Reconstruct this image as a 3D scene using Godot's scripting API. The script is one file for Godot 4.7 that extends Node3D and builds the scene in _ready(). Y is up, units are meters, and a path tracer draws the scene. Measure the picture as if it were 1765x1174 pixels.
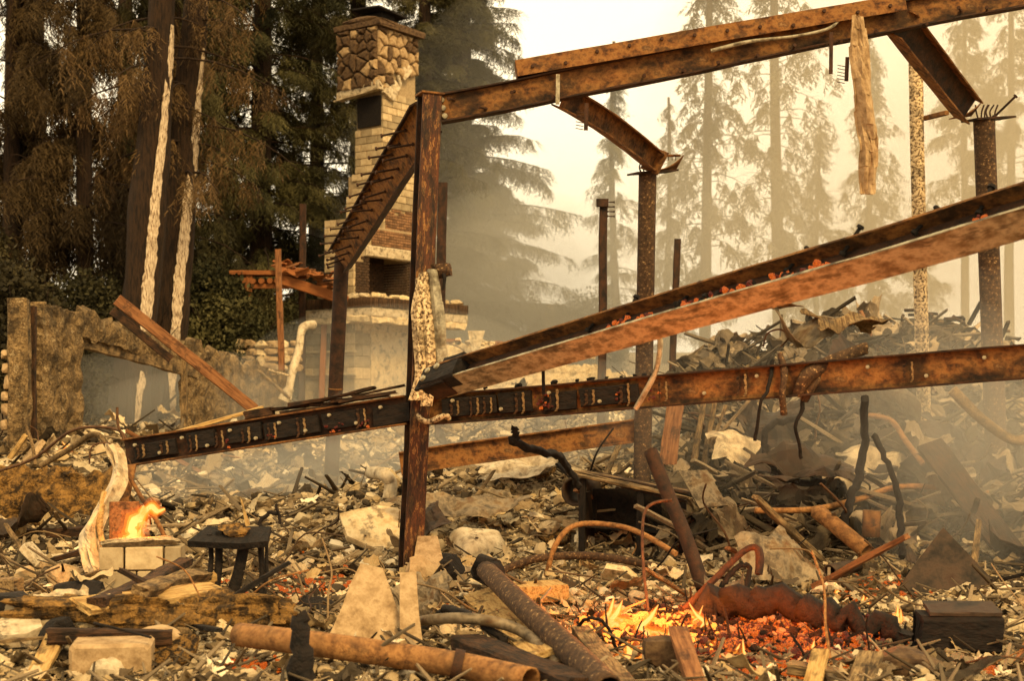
extends Node3D
# A burnt-out house: steel frame, chimney, smouldering rubble, conifers and smoke.

const F := 2451.0        # focal length in photo pixels
const HY := 700.0        # horizon row of the photo
const EYE := 1.6
var M := {}
var used := {}
var rng := RandomNumberGenerator.new()
var nz := FastNoiseLite.new()
var piles := []
var sprays := []
var marks := []          # landmarks: [name, position]
var said := {}
var bend := 0.0          # how far the bars now built arch up in their middle

func P(px: float, py: float, d: float) -> Vector3:
	return Vector3((px - 882.5) * d / F, EYE + (HY - py) * d / F, -d)

func rf(a: float, b: float) -> float:
	return rng.randf_range(a, b)

# ---------- terrain ----------
func hill(x: float, d: float) -> float:
	var h := 0.03
	if d > 14.0:
		h += 0.068 * (minf(d, 85.0) - 14.0)
	for p in piles:
		var u: float = (x - p[0]) / p[2]
		var v: float = (d - p[1]) / p[3]
		h += p[4] * exp(-(u * u + v * v))
	var near := clampf((d - 4.0) / 3.0, 0.0, 1.0) * clampf(1.6 - d / 40.0, 0.15, 1.0)
	h += near * (0.10 * nz.get_noise_2d(x * 60.0, d * 60.0) + 0.07 * nz.get_noise_2d(x * 190.0 + 90.0, d * 190.0))
	return h

func gd(px: float, py: float) -> float:      # distance at which the view through that spot meets the ground
	var d := 5.0
	while d < 120.0:
		var p := P(px, py, d)
		if p.y <= hill(p.x, d):
			return d
		d += 0.05
	return 120.0

func G(px: float, py: float, lift := 0.0) -> Vector3:      # where that view meets a surface lift above the ground
	var d := 5.0
	while d < 120.0:
		var p := P(px, py, d)
		if p.y <= hill(p.x, d) + lift: return p
		d += 0.05
	return P(px, py, 120.0)

func ground_at(x: float, z: float) -> float:
	return hill(x, -z)

# ---------- nodes ----------
func numbered(s: String) -> String:
	var n: int = used.get(s, 0)
	used[s] = n + 1
	return s if n == 0 else "%s_%03d" % [s, n]

func meta(o: Node, label: String, cat: String, group := "", kind := "") -> void:
	if label: o.set_meta("label", label)
	if cat: o.set_meta("category", cat)
	if group: o.set_meta("group", group)
	if kind: o.set_meta("kind", kind)
	elif cat: o.set_meta("kind", "thing")
	if label:
		said[label] = said.get(label, 0) + 1

func T(called: String, label: String, cat: String, at := Vector3.ZERO, group := "", kind := "") -> Node3D:
	var o := Node3D.new()
	o.name = numbered(called)
	add_child(o)
	o.position = at
	meta(o, label, cat, group, kind)
	return o

func one(called: String, mesh: Mesh, m: Material, label: String, cat: String, xf := Transform3D(), group := "", kind := "") -> MeshInstance3D:
	var o := MeshInstance3D.new()
	o.name = numbered(called)
	o.mesh = mesh
	o.material_override = m
	add_child(o)
	o.transform = xf
	meta(o, label, cat, group, kind)
	return o

func part(parent: Node3D, called: String, mesh: Mesh, m: Material, xf := Transform3D(), label := "") -> MeshInstance3D:
	var o := MeshInstance3D.new()
	o.name = called
	o.mesh = mesh
	o.material_override = m
	parent.add_child(o, true)
	o.transform = xf
	if label: o.set_meta("label", label)
	return o

func many(parent: Node, called: String, mesh: Mesh, m: Material, xfs: Array, cols: Array, label := "", cat := "") -> MultiMeshInstance3D:
	var mm := MultiMesh.new()
	mm.transform_format = MultiMesh.TRANSFORM_3D
	mm.use_colors = cols.size() > 0
	mm.mesh = mesh
	mm.instance_count = xfs.size()
	for i in xfs.size():
		mm.set_instance_transform(i, xfs[i])
		if cols.size() > 0: mm.set_instance_color(i, cols[i])
	var o := MultiMeshInstance3D.new()
	o.multimesh = mm
	o.material_override = m
	o.name = numbered(called) if parent == self else called
	parent.add_child(o, true)
	meta(o, label, cat, "", "stuff")
	return o

func along(a: Vector3, b: Vector3, up := Vector3.UP) -> Basis:
	var z := (b - a).normalized()
	if absf(z.dot(up.normalized())) > 0.98:
		up = Vector3(0, 0, 1) if absf(z.z) < 0.9 else Vector3(1, 0, 0)
	var x := up.cross(z).normalized()
	return Basis(x, z.cross(x), z)

func turn(yaw: float, pitch := 0.0, roll := 0.0) -> Basis:
	return Basis.from_euler(Vector3(pitch, yaw, roll))

# ---------- meshes ----------
func ST() -> SurfaceTool:
	var s := SurfaceTool.new()
	s.begin(Mesh.PRIMITIVE_TRIANGLES)
	return s

func tri(s: SurfaceTool, a: Vector3, b: Vector3, c: Vector3) -> void:
	s.add_vertex(a); s.add_vertex(b); s.add_vertex(c)

func quad(s: SurfaceTool, a: Vector3, b: Vector3, c: Vector3, d: Vector3) -> void:
	s.add_vertex(a); s.add_vertex(b); s.add_vertex(c)
	s.add_vertex(a); s.add_vertex(c); s.add_vertex(d)

func done(s: SurfaceTool) -> ArrayMesh:
	s.generate_normals()
	return s.commit()

func loft(s: SurfaceTool, rings: Array, caps := true, smooth := false, closed := true) -> void:
	s.set_smooth_group(0 if smooth else 0xFFFFFFFF)
	for i in rings.size() - 1:
		var a: PackedVector3Array = rings[i]
		var b: PackedVector3Array = rings[i + 1]
		var m := a.size()
		for j in (m if closed else m - 1):
			var k := (j + 1) % m
			quad(s, a[j], b[j], b[k], a[k])
	if caps:
		s.set_smooth_group(0xFFFFFFFF)
		for e in [0, rings.size() - 1]:
			var r: PackedVector3Array = rings[e]
			var c := Vector3.ZERO
			for p in r: c += p
			c /= r.size()
			for j in r.size():
				var k := (j + 1) % r.size()
				if e == 0: tri(s, c, r[j], r[k])
				else: tri(s, c, r[k], r[j])

# a bar along +z with a chamfered rectangular section at (cx, cy); bend and wear from noise
func bar_into(s: SurfaceTool, z0: float, z1: float, w: float, h: float, cx := 0.0, cy := 0.0, segs := 1, warp := 0.0, wear := 0.0, ph := 0.0, taper := 1.0) -> void:
	var rings := []
	var c := minf(w, h) * 0.12
	for i in segs + 1:
		var t := float(i) / segs
		var z := lerpf(z0, z1, t)
		var k := lerpf(1.0, taper, t)
		var ox := cx + warp * nz.get_noise_2d(z * 25.0, ph * 71.0)
		var oy := cy + bend * 4.0 * t * (1.0 - t) + warp * nz.get_noise_2d(z * 25.0 + 500.0, ph * 71.0)
		var r := PackedVector3Array()
		var hw := w / 2.0 * k
		var hh := h / 2.0 * k
		for q in [[-hw + c, -hh], [hw - c, -hh], [hw, -hh + c], [hw, hh - c], [hw - c, hh], [-hw + c, hh], [-hw, hh - c], [-hw, -hh + c]]:
			var j := r.size()
			var e := wear * nz.get_noise_3d(z * 160.0, j * 33.0 + ph * 19.0, ph * 7.0)
			var f := wear * nz.get_noise_3d(z * 160.0 + 900.0, j * 33.0, ph * 7.0)
			var dz := 0.0
			if wear > 0.0 and (i == 0 or i == segs): dz = wear * 2.0 * nz.get_noise_2d(j * 90.0, ph * 40.0 + i)
			r.append(Vector3(ox + q[0] + e, oy + q[1] + f, z + dz))
		rings.append(r)
	loft(s, rings)

func bar(L: float, w: float, h: float, segs := 1, warp := 0.0, wear := 0.0, ph := 0.0, taper := 1.0) -> ArrayMesh:
	var s := ST()
	bar_into(s, 0.0, L, w, h, 0.0, 0.0, segs, warp, wear, ph, taper)
	return done(s)

func box(w: float, h: float, d: float, c := 0.004) -> ArrayMesh:   # chamfered box, centred
	var s := ST()
	var rings := []
	for q in [[-d / 2, c], [-d / 2 + c, 0.0], [d / 2 - c, 0.0], [d / 2, c]]:
		var hw: float = w / 2 - q[1]
		var hh: float = h / 2 - q[1]
		rings.append(PackedVector3Array([Vector3(-hw + c, -hh, q[0]), Vector3(hw - c, -hh, q[0]), Vector3(hw, -hh + c, q[0]), Vector3(hw, hh - c, q[0]), Vector3(hw - c, hh, q[0]), Vector3(-hw + c, hh, q[0]), Vector3(-hw, hh - c, q[0]), Vector3(-hw, -hh + c, q[0])]))
	loft(s, rings)
	return done(s)

func circle(c: Vector3, b: Basis, r: float, n: int, wob := 0.0, ph := 0.0) -> PackedVector3Array:
	var out := PackedVector3Array()
	for j in n:
		var a := TAU * j / n
		var k := r * (1.0 + wob * nz.get_noise_3d(cos(a) * 60.0 + ph * 31.0, sin(a) * 60.0, ph * 47.0))
		out.append(c + b.x * cos(a) * k + b.y * sin(a) * k)
	return out

func smooth_path(pts: Array, per := 6) -> Array:
	if pts.size() < 3: return pts
	var c := Curve3D.new()
	for i in pts.size():
		var a: Vector3 = pts[maxi(i - 1, 0)]
		var b: Vector3 = pts[mini(i + 1, pts.size() - 1)]
		var t := (b - a) / 6.0
		c.add_point(pts[i], -t, t)
	var out := []
	var n := (pts.size() - 1) * per
	for i in n + 1:
		out.append(c.samplef(float(i) / per))
	return out

func tube_into(s: SurfaceTool, pts: Array, r: float, n := 10, r1 := -1.0, wob := 0.0, hollow := false, ph := 0.0) -> void:
	if r1 < 0.0: r1 = r
	var rings := []
	var up := Vector3(0.13, 1, 0.21)
	for i in pts.size():
		var a: Vector3 = pts[maxi(i - 1, 0)]
		var b: Vector3 = pts[mini(i + 1, pts.size() - 1)]
		var q := along(a, b, up)
		up = q.y
		var rr := lerpf(r, r1, float(i) / maxi(pts.size() - 1, 1))
		rings.append(circle(pts[i], q, rr, n, wob, ph + i * 0.12))
	if hollow:
		var inner := []
		for i in rings.size():
			var r2 := PackedVector3Array()
			for p in rings[i]:
				r2.append(pts[i] + (p - pts[i]) * 0.84)
			inner.append(r2)
		inner.reverse()
		rings.append_array(inner)
		rings.append(rings[0])
		loft(s, rings, false, true)
	else:
		loft(s, rings, true, true)

func tube(pts: Array, r: float, n := 10, r1 := -1.0, wob := 0.0, hollow := false, ph := 0.0) -> ArrayMesh:
	var s := ST()
	tube_into(s, pts, r, n, r1, wob, hollow, ph)
	return done(s)

# a broken lump: a rounded cube cut by planes and roughened
func chunk(sz: Vector3, seed_: int, n := 4, cuts := 6, rough := 0.06, cut := 0.62) -> ArrayMesh:
	var g := RandomNumberGenerator.new()
	g.seed = seed_
	var planes := []
	for i in cuts:
		planes.append([Vector3(g.randf_range(-1, 1), g.randf_range(-1, 1), g.randf_range(-1, 1)).normalized(), g.randf_range(cut, 0.95)])
	var s := ST()
	s.set_smooth_group(0xFFFFFFFF)
	for f in 6:
		var grid := []
		for i in n + 1:
			for j in n + 1:
				var u := 2.0 * i / n - 1.0
				var v := 2.0 * j / n - 1.0
				var p: Vector3 = [Vector3(1, u, v), Vector3(-1, v, u), Vector3(v, 1, u), Vector3(u, -1, v), Vector3(u, v, 1), Vector3(v, u, -1)][f]
				p = p.lerp(p.normalized() * 1.15, 0.45)
				for q in planes:
					var over: float = p.dot(q[0]) - q[1]
					if over > 0.0: p -= q[0] * over
				p *= 1.0 + rough * 2.0 * nz.get_noise_3d(p.x * 70.0 + seed_ * 13.0, p.y * 70.0, p.z * 70.0)
				grid.append(p * sz * 0.5)
		for i in n:
			for j in n:
				var a := i * (n + 1) + j
				quad(s, grid[a], grid[a + 1], grid[a + n + 2], grid[a + n + 1])
	return done(s)

# a sheet with thickness; fn(u, v) -> Vector3 for u, v in 0..1
func sheet(nx: int, ny: int, th: float, fn: Callable, smooth := true) -> ArrayMesh:
	var g := []
	for i in nx + 1:
		var row := PackedVector3Array()
		for j in ny + 1:
			row.append(fn.call(float(i) / nx, float(j) / ny))
		g.append(row)
	var top := []
	var low := []
	for i in nx + 1:
		var a := PackedVector3Array()
		var b := PackedVector3Array()
		for j in ny + 1:
			var du: Vector3 = g[mini(i + 1, nx)][j] - g[maxi(i - 1, 0)][j]
			var dv: Vector3 = g[i][mini(j + 1, ny)] - g[i][maxi(j - 1, 0)]
			var m := du.cross(dv).normalized() * th * 0.5
			a.append(g[i][j] + m)
			b.append(g[i][j] - m)
		top.append(a)
		low.append(b)
	var s := ST()
	s.set_smooth_group(0 if smooth else 0xFFFFFFFF)
	for i in nx:
		for j in ny:
			quad(s, top[i][j], top[i][j + 1], top[i + 1][j + 1], top[i + 1][j])
	s.set_smooth_group(1 if smooth else 0xFFFFFFFF)
	for i in nx:
		for j in ny:
			quad(s, low[i][j], low[i + 1][j], low[i + 1][j + 1], low[i][j + 1])
	s.set_smooth_group(0xFFFFFFFF)
	for i in nx:
		quad(s, top[i][0], top[i + 1][0], low[i + 1][0], low[i][0])
		quad(s, top[i][ny], low[i][ny], low[i + 1][ny], top[i + 1][ny])
	for j in ny:
		quad(s, top[0][j], low[0][j], low[0][j + 1], top[0][j + 1])
		quad(s, top[nx][j], top[nx][j + 1], low[nx][j + 1], low[nx][j])
	return done(s)

func crumple(w: float, h: float, seed_: int, amp := 0.15, folds := 1.0, curl := 0.0) -> ArrayMesh:   # a torn sheet in x (w) and z (h)
	var ph := seed_ * 37.0
	var fn := func(u: float, v: float) -> Vector3:
		var x := (u - 0.5) * w
		var z := (v - 0.5) * h
		var cx := absf(u - 0.5) * 2.0
		var cz := absf(v - 0.5) * 2.0
		x *= 1.0 + 0.9 * nz.get_noise_2d(v * 110.0 + ph, 3.0 + 40.0 * signf(u - 0.5)) - 0.3 * cz * cz * cx
		z *= 1.0 + 0.9 * nz.get_noise_2d(u * 110.0 + ph, 77.0 + 40.0 * signf(v - 0.5)) - 0.25 * cx * cx * cz
		var a := nz.get_noise_2d(x * 45.0 * folds + ph, z * 45.0 * folds)
		var b := nz.get_noise_2d(x * 130.0 * folds + ph, z * 130.0 * folds + 50.0)
		var y := amp * (2.2 * absf(a) + 0.9 * absf(b) + 0.5 * (u - 0.5) * (v - 0.5) * sin(ph))
		if curl != 0.0:
			var th := (u - 0.5) * curl
			return Vector3(sin(th) * w / curl, (1.0 - cos(th)) * w / curl + y, z)
		return Vector3(x, y, z)
	return sheet(14, 14, 0.006, fn, false)

# a flat broken plate: an irregular outline in the xz plane, th thick
func plate(outline: Array, th: float, wear := 0.0, ph := 0.0) -> ArrayMesh:
	var rings := []
	var c := th * 0.15
	for q in [[-th / 2, 1.0 - c], [-th / 2 + c, 1.0], [0.0, 1.0], [th / 2 - c, 1.0], [th / 2, 1.0 - c]]:
		var r := PackedVector3Array()
		for i in outline.size():
			var a: Vector2 = outline[i]
			var b: Vector2 = outline[(i + 1) % outline.size()]
			for k in 4:
				var p := a.lerp(b, k / 4.0) * (q[1] as float)
				var e := wear * nz.get_noise_3d(p.x * 140.0 + ph * 30.0, p.y * 140.0, (q[0] as float) * 300.0)
				r.append(Vector3(p.x + e, q[0] + e * 0.3, p.y + e * 0.7))
		rings.append(r)
	var s := ST()
	loft(s, rings)
	return done(s)

func shard(w: float, h: float, seed_: int, corners := 6) -> Array:   # irregular outline
	var g := RandomNumberGenerator.new()
	g.seed = seed_
	var out := []
	for i in corners:
		var a := TAU * (i + g.randf_range(-0.3, 0.3)) / corners
		var k := g.randf_range(0.75, 1.15)
		out.append(Vector2(cos(a) * w * 0.5 * k, sin(a) * h * 0.5 * k))
	return out

# ---------- materials ----------
func ramp(cols: Array) -> Gradient:
	var g := Gradient.new()
	var o := PackedFloat32Array()
	var c := PackedColorArray()
	for i in cols.size():
		o.append(float(i) / maxi(cols.size() - 1, 1) if cols[i] is Color else cols[i][0])
		c.append(cols[i] if cols[i] is Color else cols[i][1])
	g.offsets = o
	g.colors = c
	return g

func ntex(freq: float, seed_: int, cols: Array, oct := 5, kind := FastNoiseLite.TYPE_SIMPLEX_SMOOTH, size := 512, fract := FastNoiseLite.FRACTAL_FBM) -> NoiseTexture2D:
	var f := FastNoiseLite.new()
	f.noise_type = kind
	f.frequency = freq
	f.seed = seed_
	f.fractal_octaves = maxi(oct, 6) if kind != FastNoiseLite.TYPE_CELLULAR else oct
	f.fractal_gain = 0.68
	f.fractal_type = fract
	if kind == FastNoiseLite.TYPE_CELLULAR:
		f.cellular_return_type = FastNoiseLite.RETURN_DISTANCE2_SUB
	var t := NoiseTexture2D.new()
	t.width = size
	t.height = size
	t.seamless = true
	t.noise = f
	if cols.size() > 0: t.color_ramp = ramp(cols)
	return t

func C(r: float, g: float, b: float, a := 1.0) -> Color:
	return Color(r, g, b, a)

func mat(key: String, tex: Texture2D, sc: Vector3, rough := 0.9, bump: Texture2D = null, bs := 0.0, over: Texture2D = null, osc: Variant = 0.3, metal := 0.0) -> StandardMaterial3D:
	var m := StandardMaterial3D.new()
	m.resource_name = key
	m.albedo_texture = tex
	m.roughness = rough
	m.metallic = metal
	m.metallic_specular = 0.35
	m.uv1_triplanar = true
	m.uv1_scale = sc
	m.uv1_triplanar_sharpness = 4.0
	if bump:
		m.heightmap_enabled = true
		m.heightmap_texture = bump
		m.heightmap_scale = bs
	if over:
		m.detail_enabled = true
		m.detail_albedo = over
		m.detail_uv_layer = BaseMaterial3D.DETAIL_UV_2
		m.uv2_triplanar = true
		m.uv2_scale = osc if osc is Vector3 else Vector3.ONE * float(osc)
	M[key] = m
	return m

func glow_mat(key: String, e: Color, energy: float, tex: Texture2D = null, sc := 1.0) -> StandardMaterial3D:
	var m := StandardMaterial3D.new()
	m.resource_name = key
	m.albedo_color = C(0.06, 0.05, 0.045)
	m.roughness = 1.0
	m.emission_enabled = true
	m.emission = Color.BLACK if tex else e
	m.emission_energy_multiplier = energy
	if tex:
		m.emission_texture = tex
		m.uv1_triplanar = true
		m.uv1_scale = Vector3.ONE * sc
	M[key] = m
	return m

func materials() -> void:
	var b_fine := ntex(0.03, 5, [], 5)
	var b_rough := ntex(0.012, 6, [], 6)
	var b_crack := ntex(0.02, 7, [], 3, FastNoiseLite.TYPE_CELLULAR)
	var soot := ntex(0.012, 11, [[0.0, C(0.05, 0.04, 0.03, 0.92)], [0.3, C(0.07, 0.055, 0.04, 0.8)], [0.52, C(0.11, 0.08, 0.055, 0.35)], [0.75, C(0.16, 0.12, 0.08, 0.0)], [1.0, C(0.2, 0.15, 0.1, 0.0)]], 6)
	var soot_heavy := ntex(0.014, 14, [[0.0, C(0.05, 0.04, 0.03, 0.95)], [0.42, C(0.07, 0.055, 0.04, 0.9)], [0.52, C(0.12, 0.09, 0.06, 0.4)], [0.6, C(0.2, 0.15, 0.1, 0.0)], [1.0, C(0.2, 0.15, 0.1, 0.0)]], 6)
	var soot_light := ntex(0.012, 12, [[0.0, C(0.1, 0.08, 0.06, 0.8)], [0.28, C(0.12, 0.09, 0.07, 0.6)], [0.45, C(0.2, 0.15, 0.1, 0.0)], [1.0, C(0.2, 0.15, 0.1, 0.0)]])
	var pale := ntex(0.02, 13, [[0.0, C(0.8, 0.72, 0.56, 0.0)], [0.52, C(0.8, 0.72, 0.56, 0.0)], [0.62, C(0.8, 0.7, 0.52, 0.75)], [1.0, C(0.9, 0.82, 0.66, 0.9)]])
	var rust := ntex(0.01, 21, [C(0.12, 0.08, 0.05), C(0.25, 0.16, 0.09), C(0.42, 0.27, 0.135), C(0.52, 0.36, 0.19), C(0.36, 0.24, 0.13), C(0.6, 0.47, 0.31)], 6)
	var rust_dark := ntex(0.012, 22, [C(0.09, 0.062, 0.042), C(0.16, 0.1, 0.06), C(0.26, 0.155, 0.085), C(0.19, 0.125, 0.08), C(0.36, 0.23, 0.13)], 6)
	var scale_ := ntex(0.02, 23, [C(0.06, 0.045, 0.035), C(0.13, 0.1, 0.07), C(0.22, 0.15, 0.1), [0.6, C(0.3, 0.22, 0.14)], [0.7, C(0.26, 0.18, 0.12)], [0.8, C(0.6, 0.48, 0.33)], [1.0, C(0.72, 0.6, 0.42)]])
	mat("rust", rust, Vector3(1.0, 1.0, 0.8), 0.85, b_rough, 0.6, soot, Vector3(0.4, 0.4, 0.25))
	mat("rust_clean", rust, Vector3(1.0, 1.0, 0.8), 0.85, b_rough, 0.6, soot_light, Vector3(0.5, 0.5, 0.3))
	mat("rust_dark", rust_dark, Vector3(1.1, 1.1, 0.8), 0.8, b_rough, 0.5, soot, Vector3(0.9, 0.9, 0.5))
	mat("rust_red", ntex(0.012, 24, [C(0.08, 0.055, 0.035), C(0.2, 0.11, 0.06), [0.4, C(0.36, 0.2, 0.1)], [0.5, C(0.22, 0.12, 0.065)], [0.62, C(0.42, 0.25, 0.12)], [0.7, C(0.62, 0.45, 0.25)], [0.78, C(0.26, 0.15, 0.08)], [1.0, C(0.7, 0.56, 0.36)]], 6), Vector3(2.6, 2.6, 0.7), 0.7, b_rough, 0.3, soot, Vector3(1.5, 1.5, 0.3))
	mat("pipe_flaky", scale_, Vector3(2.0, 2.0, 1.4), 0.85, b_fine, 0.3, soot_light, 0.8)
	mat("post_white", ntex(0.02, 25, [C(0.1, 0.08, 0.06), C(0.25, 0.19, 0.13), [0.42, C(0.45, 0.35, 0.24)], [0.5, C(0.78, 0.68, 0.52)], C(0.86, 0.78, 0.62)]), Vector3(2.2, 2.2, 1.2), 0.9, b_fine, 0.3, soot_light, 0.4)
	mat("tan_steel", ntex(0.008, 26, [C(0.27, 0.235, 0.18), C(0.42, 0.385, 0.31), C(0.62, 0.59, 0.5), C(0.43, 0.385, 0.3), C(0.32, 0.26, 0.18)], 6), Vector3(0.8, 0.8, 0.5), 0.55, b_fine, 0.1, soot_light, Vector3(0.9, 0.9, 0.3))
	mat("char", ntex(0.02, 31, [C(0.03, 0.026, 0.023), C(0.07, 0.055, 0.045), C(0.12, 0.09, 0.07), C(0.05, 0.04, 0.035)]), Vector3(1.2, 1.2, 0.5), 0.9, b_crack, 1.2)
	mat("char_wood", ntex(0.014, 32, [C(0.05, 0.04, 0.03), C(0.14, 0.09, 0.06), C(0.3, 0.2, 0.12), C(0.1, 0.07, 0.05), C(0.46, 0.34, 0.21)]), Vector3(3.0, 3.0, 0.4), 0.95, b_crack, 0.8, soot, 0.6)
	mat("wood_red", ntex(0.012, 33, [C(0.28, 0.17, 0.1), C(0.42, 0.27, 0.16), C(0.54, 0.37, 0.23), C(0.36, 0.22, 0.13)]), Vector3(4.0, 4.0, 0.35), 0.9, b_fine, 0.2, soot_light, 0.4)
	mat("wood_orange", ntex(0.012, 34, [C(0.3, 0.16, 0.08), C(0.46, 0.26, 0.13), C(0.54, 0.34, 0.18), C(0.38, 0.2, 0.1)]), Vector3(4.0, 4.0, 0.35), 0.9, b_fine, 0.2)
	mat("wood_grey", ntex(0.012, 35, [C(0.16, 0.12, 0.08), C(0.38, 0.3, 0.2), C(0.58, 0.48, 0.33), C(0.3, 0.22, 0.14), C(0.66, 0.56, 0.4)]), Vector3(4.0, 4.0, 0.4), 0.95, b_rough, 0.5, soot, 0.5)
	mat("wood_tan", ntex(0.012, 36, [C(0.3, 0.2, 0.1), C(0.55, 0.42, 0.24), C(0.7, 0.58, 0.37), C(0.45, 0.32, 0.17)]), Vector3(4.0, 4.0, 0.4), 0.95, b_rough, 0.4, soot_light, 0.5)
	mat("ash", ntex(0.014, 41, [C(0.24, 0.2, 0.15), C(0.46, 0.4, 0.31), C(0.64, 0.57, 0.45), C(0.4, 0.34, 0.26), C(0.72, 0.66, 0.54)], 6), Vector3.ONE * 0.7, 1.0, b_rough, 2.5, soot_light, 0.15)
	mat("concrete", ntex(0.01, 42, [C(0.5, 0.43, 0.33), C(0.64, 0.57, 0.45), C(0.72, 0.65, 0.53), C(0.58, 0.5, 0.39)], 6), Vector3.ONE * 0.6, 0.95, b_fine, 0.3, soot_light, 0.4)
	mat("plaster", ntex(0.01, 43, [C(0.58, 0.48, 0.33), C(0.72, 0.62, 0.46), C(0.8, 0.72, 0.57), C(0.66, 0.56, 0.4)], 6), Vector3.ONE * 0.8, 0.95, b_rough, 0.5, soot_light, 0.5)
	mat("white", ntex(0.012, 44, [C(0.46, 0.4, 0.31), C(0.66, 0.59, 0.48), C(0.75, 0.69, 0.58), C(0.56, 0.49, 0.38)], 5), Vector3.ONE * 0.8, 0.9, b_fine, 0.3, soot_light, 0.7)
	mat("ochre", ntex(0.014, 45, [C(0.2, 0.14, 0.07), C(0.4, 0.29, 0.14), C(0.54, 0.4, 0.2), C(0.34, 0.25, 0.13), C(0.6, 0.5, 0.32)], 6), Vector3.ONE * 0.9, 1.0, b_rough, 4.0, soot_heavy, 0.9)
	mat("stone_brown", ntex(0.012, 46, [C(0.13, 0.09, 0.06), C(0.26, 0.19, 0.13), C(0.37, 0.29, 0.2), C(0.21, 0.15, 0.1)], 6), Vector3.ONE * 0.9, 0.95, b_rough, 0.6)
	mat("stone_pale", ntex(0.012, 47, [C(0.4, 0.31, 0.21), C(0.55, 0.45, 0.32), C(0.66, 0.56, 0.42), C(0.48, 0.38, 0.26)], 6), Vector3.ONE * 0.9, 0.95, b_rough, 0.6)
	mat("mortar", ntex(0.02, 48, [C(0.14, 0.1, 0.07), C(0.24, 0.18, 0.12)], 4), Vector3.ONE, 1.0, b_rough, 0.6)
	mat("joint", ntex(0.02, 49, [C(0.5, 0.42, 0.31), C(0.66, 0.58, 0.45)], 4), Vector3.ONE, 1.0, b_fine, 0.3)
	for i in 3:
		var k: float = [0.86, 1.0, 1.1][i]
		mat("block_%d" % i, ntex(0.012, 50 + i, [C(0.54 * k, 0.46 * k, 0.34 * k), C(0.65 * k, 0.57 * k, 0.44 * k), C(0.71 * k, 0.64 * k, 0.51 * k)], 5), Vector3.ONE * 0.8, 0.95, b_fine, 0.25, soot_light, 0.18)
		mat("brick_%d" % i, ntex(0.014, 55 + i, [C(0.34 * k, 0.24 * k, 0.165 * k), C(0.46 * k, 0.335 * k, 0.235 * k), C(0.55 * k, 0.42 * k, 0.3 * k)], 5), Vector3.ONE, 0.95, b_fine, 0.2)
		mat("brick_dark_%d" % i, ntex(0.014, 58 + i, [C(0.16 * k, 0.12 * k, 0.085 * k), C(0.26 * k, 0.19 * k, 0.13 * k), C(0.36 * k, 0.27 * k, 0.18 * k)], 5), Vector3.ONE, 0.95, b_fine, 0.2)
	mat("wall_burnt", ntex(0.016, 61, [C(0.16, 0.12, 0.08), C(0.4, 0.32, 0.21), C(0.58, 0.48, 0.33), C(0.36, 0.28, 0.18), C(0.66, 0.57, 0.42), C(0.3, 0.24, 0.16)], 6), Vector3.ONE * 0.7, 1.0, b_rough, 5.0, soot, 0.3)
	mat("sheet_metal", ntex(0.008, 62, [C(0.2, 0.17, 0.13), C(0.36, 0.31, 0.24), C(0.5, 0.44, 0.35), C(0.4, 0.32, 0.22), C(0.34, 0.22, 0.13)], 5), Vector3.ONE * 0.8, 0.6, b_fine, 0.1, soot_light, 0.6, 0.35)
	mat("sheet_dark", ntex(0.008, 63, [C(0.07, 0.06, 0.05), C(0.16, 0.13, 0.1), C(0.26, 0.2, 0.15), C(0.2, 0.13, 0.085)], 5), Vector3.ONE * 0.8, 0.65, b_fine, 0.1, null, 1.0, 0.3)
	mat("sheet_pale", ntex(0.01, 64, [C(0.42, 0.36, 0.27), C(0.62, 0.54, 0.42), C(0.74, 0.67, 0.54), C(0.55, 0.44, 0.3)], 5), Vector3.ONE * 0.9, 0.6, b_fine, 0.1, soot_light, 0.7, 0.15)
	mat("wire", ntex(0.02, 65, [C(0.12, 0.08, 0.05), C(0.3, 0.2, 0.12), C(0.42, 0.3, 0.19)], 3), Vector3.ONE, 0.8)
	mat("pipe_tan", ntex(0.012, 66, [C(0.24, 0.15, 0.08), C(0.46, 0.31, 0.17), C(0.6, 0.43, 0.25), C(0.36, 0.22, 0.11)], 5), Vector3(1.6, 1.6, 1.6), 0.85, b_rough, 0.5, soot_light, 0.7)
	mat("bark", ntex(0.014, 71, [C(0.05, 0.038, 0.028), C(0.12, 0.085, 0.055), C(0.2, 0.14, 0.09), C(0.09, 0.065, 0.045)], 5), Vector3(1.6, 0.25, 1.6), 1.0, b_rough, 3.0)
	mat("bark_pale", ntex(0.014, 72, [C(0.12, 0.09, 0.06), C(0.2, 0.15, 0.1), C(0.3, 0.22, 0.15)], 5), Vector3(1.2, 0.25, 1.2), 1.0, b_rough, 2.0)
	mat("bare_wood", ntex(0.02, 73, [C(0.3, 0.22, 0.15), [0.36, C(0.36, 0.27, 0.19)], [0.45, C(0.68, 0.6, 0.49)], C(0.8, 0.73, 0.63), C(0.64, 0.55, 0.43)], 5), Vector3(3.2, 0.45, 3.2), 0.9, b_rough, 0.8)
	M["twig"] = mat("twig", ntex(0.02, 74, [C(0.12, 0.085, 0.05), C(0.22, 0.16, 0.1)], 3), Vector3.ONE, 1.0)
	var leaf := StandardMaterial3D.new()
	leaf.resource_name = "foliage"
	leaf.vertex_color_use_as_albedo = true
	leaf.roughness = 0.8
	leaf.metallic_specular = 0.25
	leaf.backlight_enabled = true
	leaf.backlight = C(0.36, 0.32, 0.2)
	M["leaf"] = leaf
	var rub := StandardMaterial3D.new()
	rub.resource_name = "rubble"
	rub.vertex_color_use_as_albedo = true
	rub.albedo_texture = ntex(0.02, 75, [C(0.55, 0.52, 0.48), C(1, 0.98, 0.94), C(0.8, 0.77, 0.7)], 5)
	rub.uv1_triplanar = true
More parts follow.
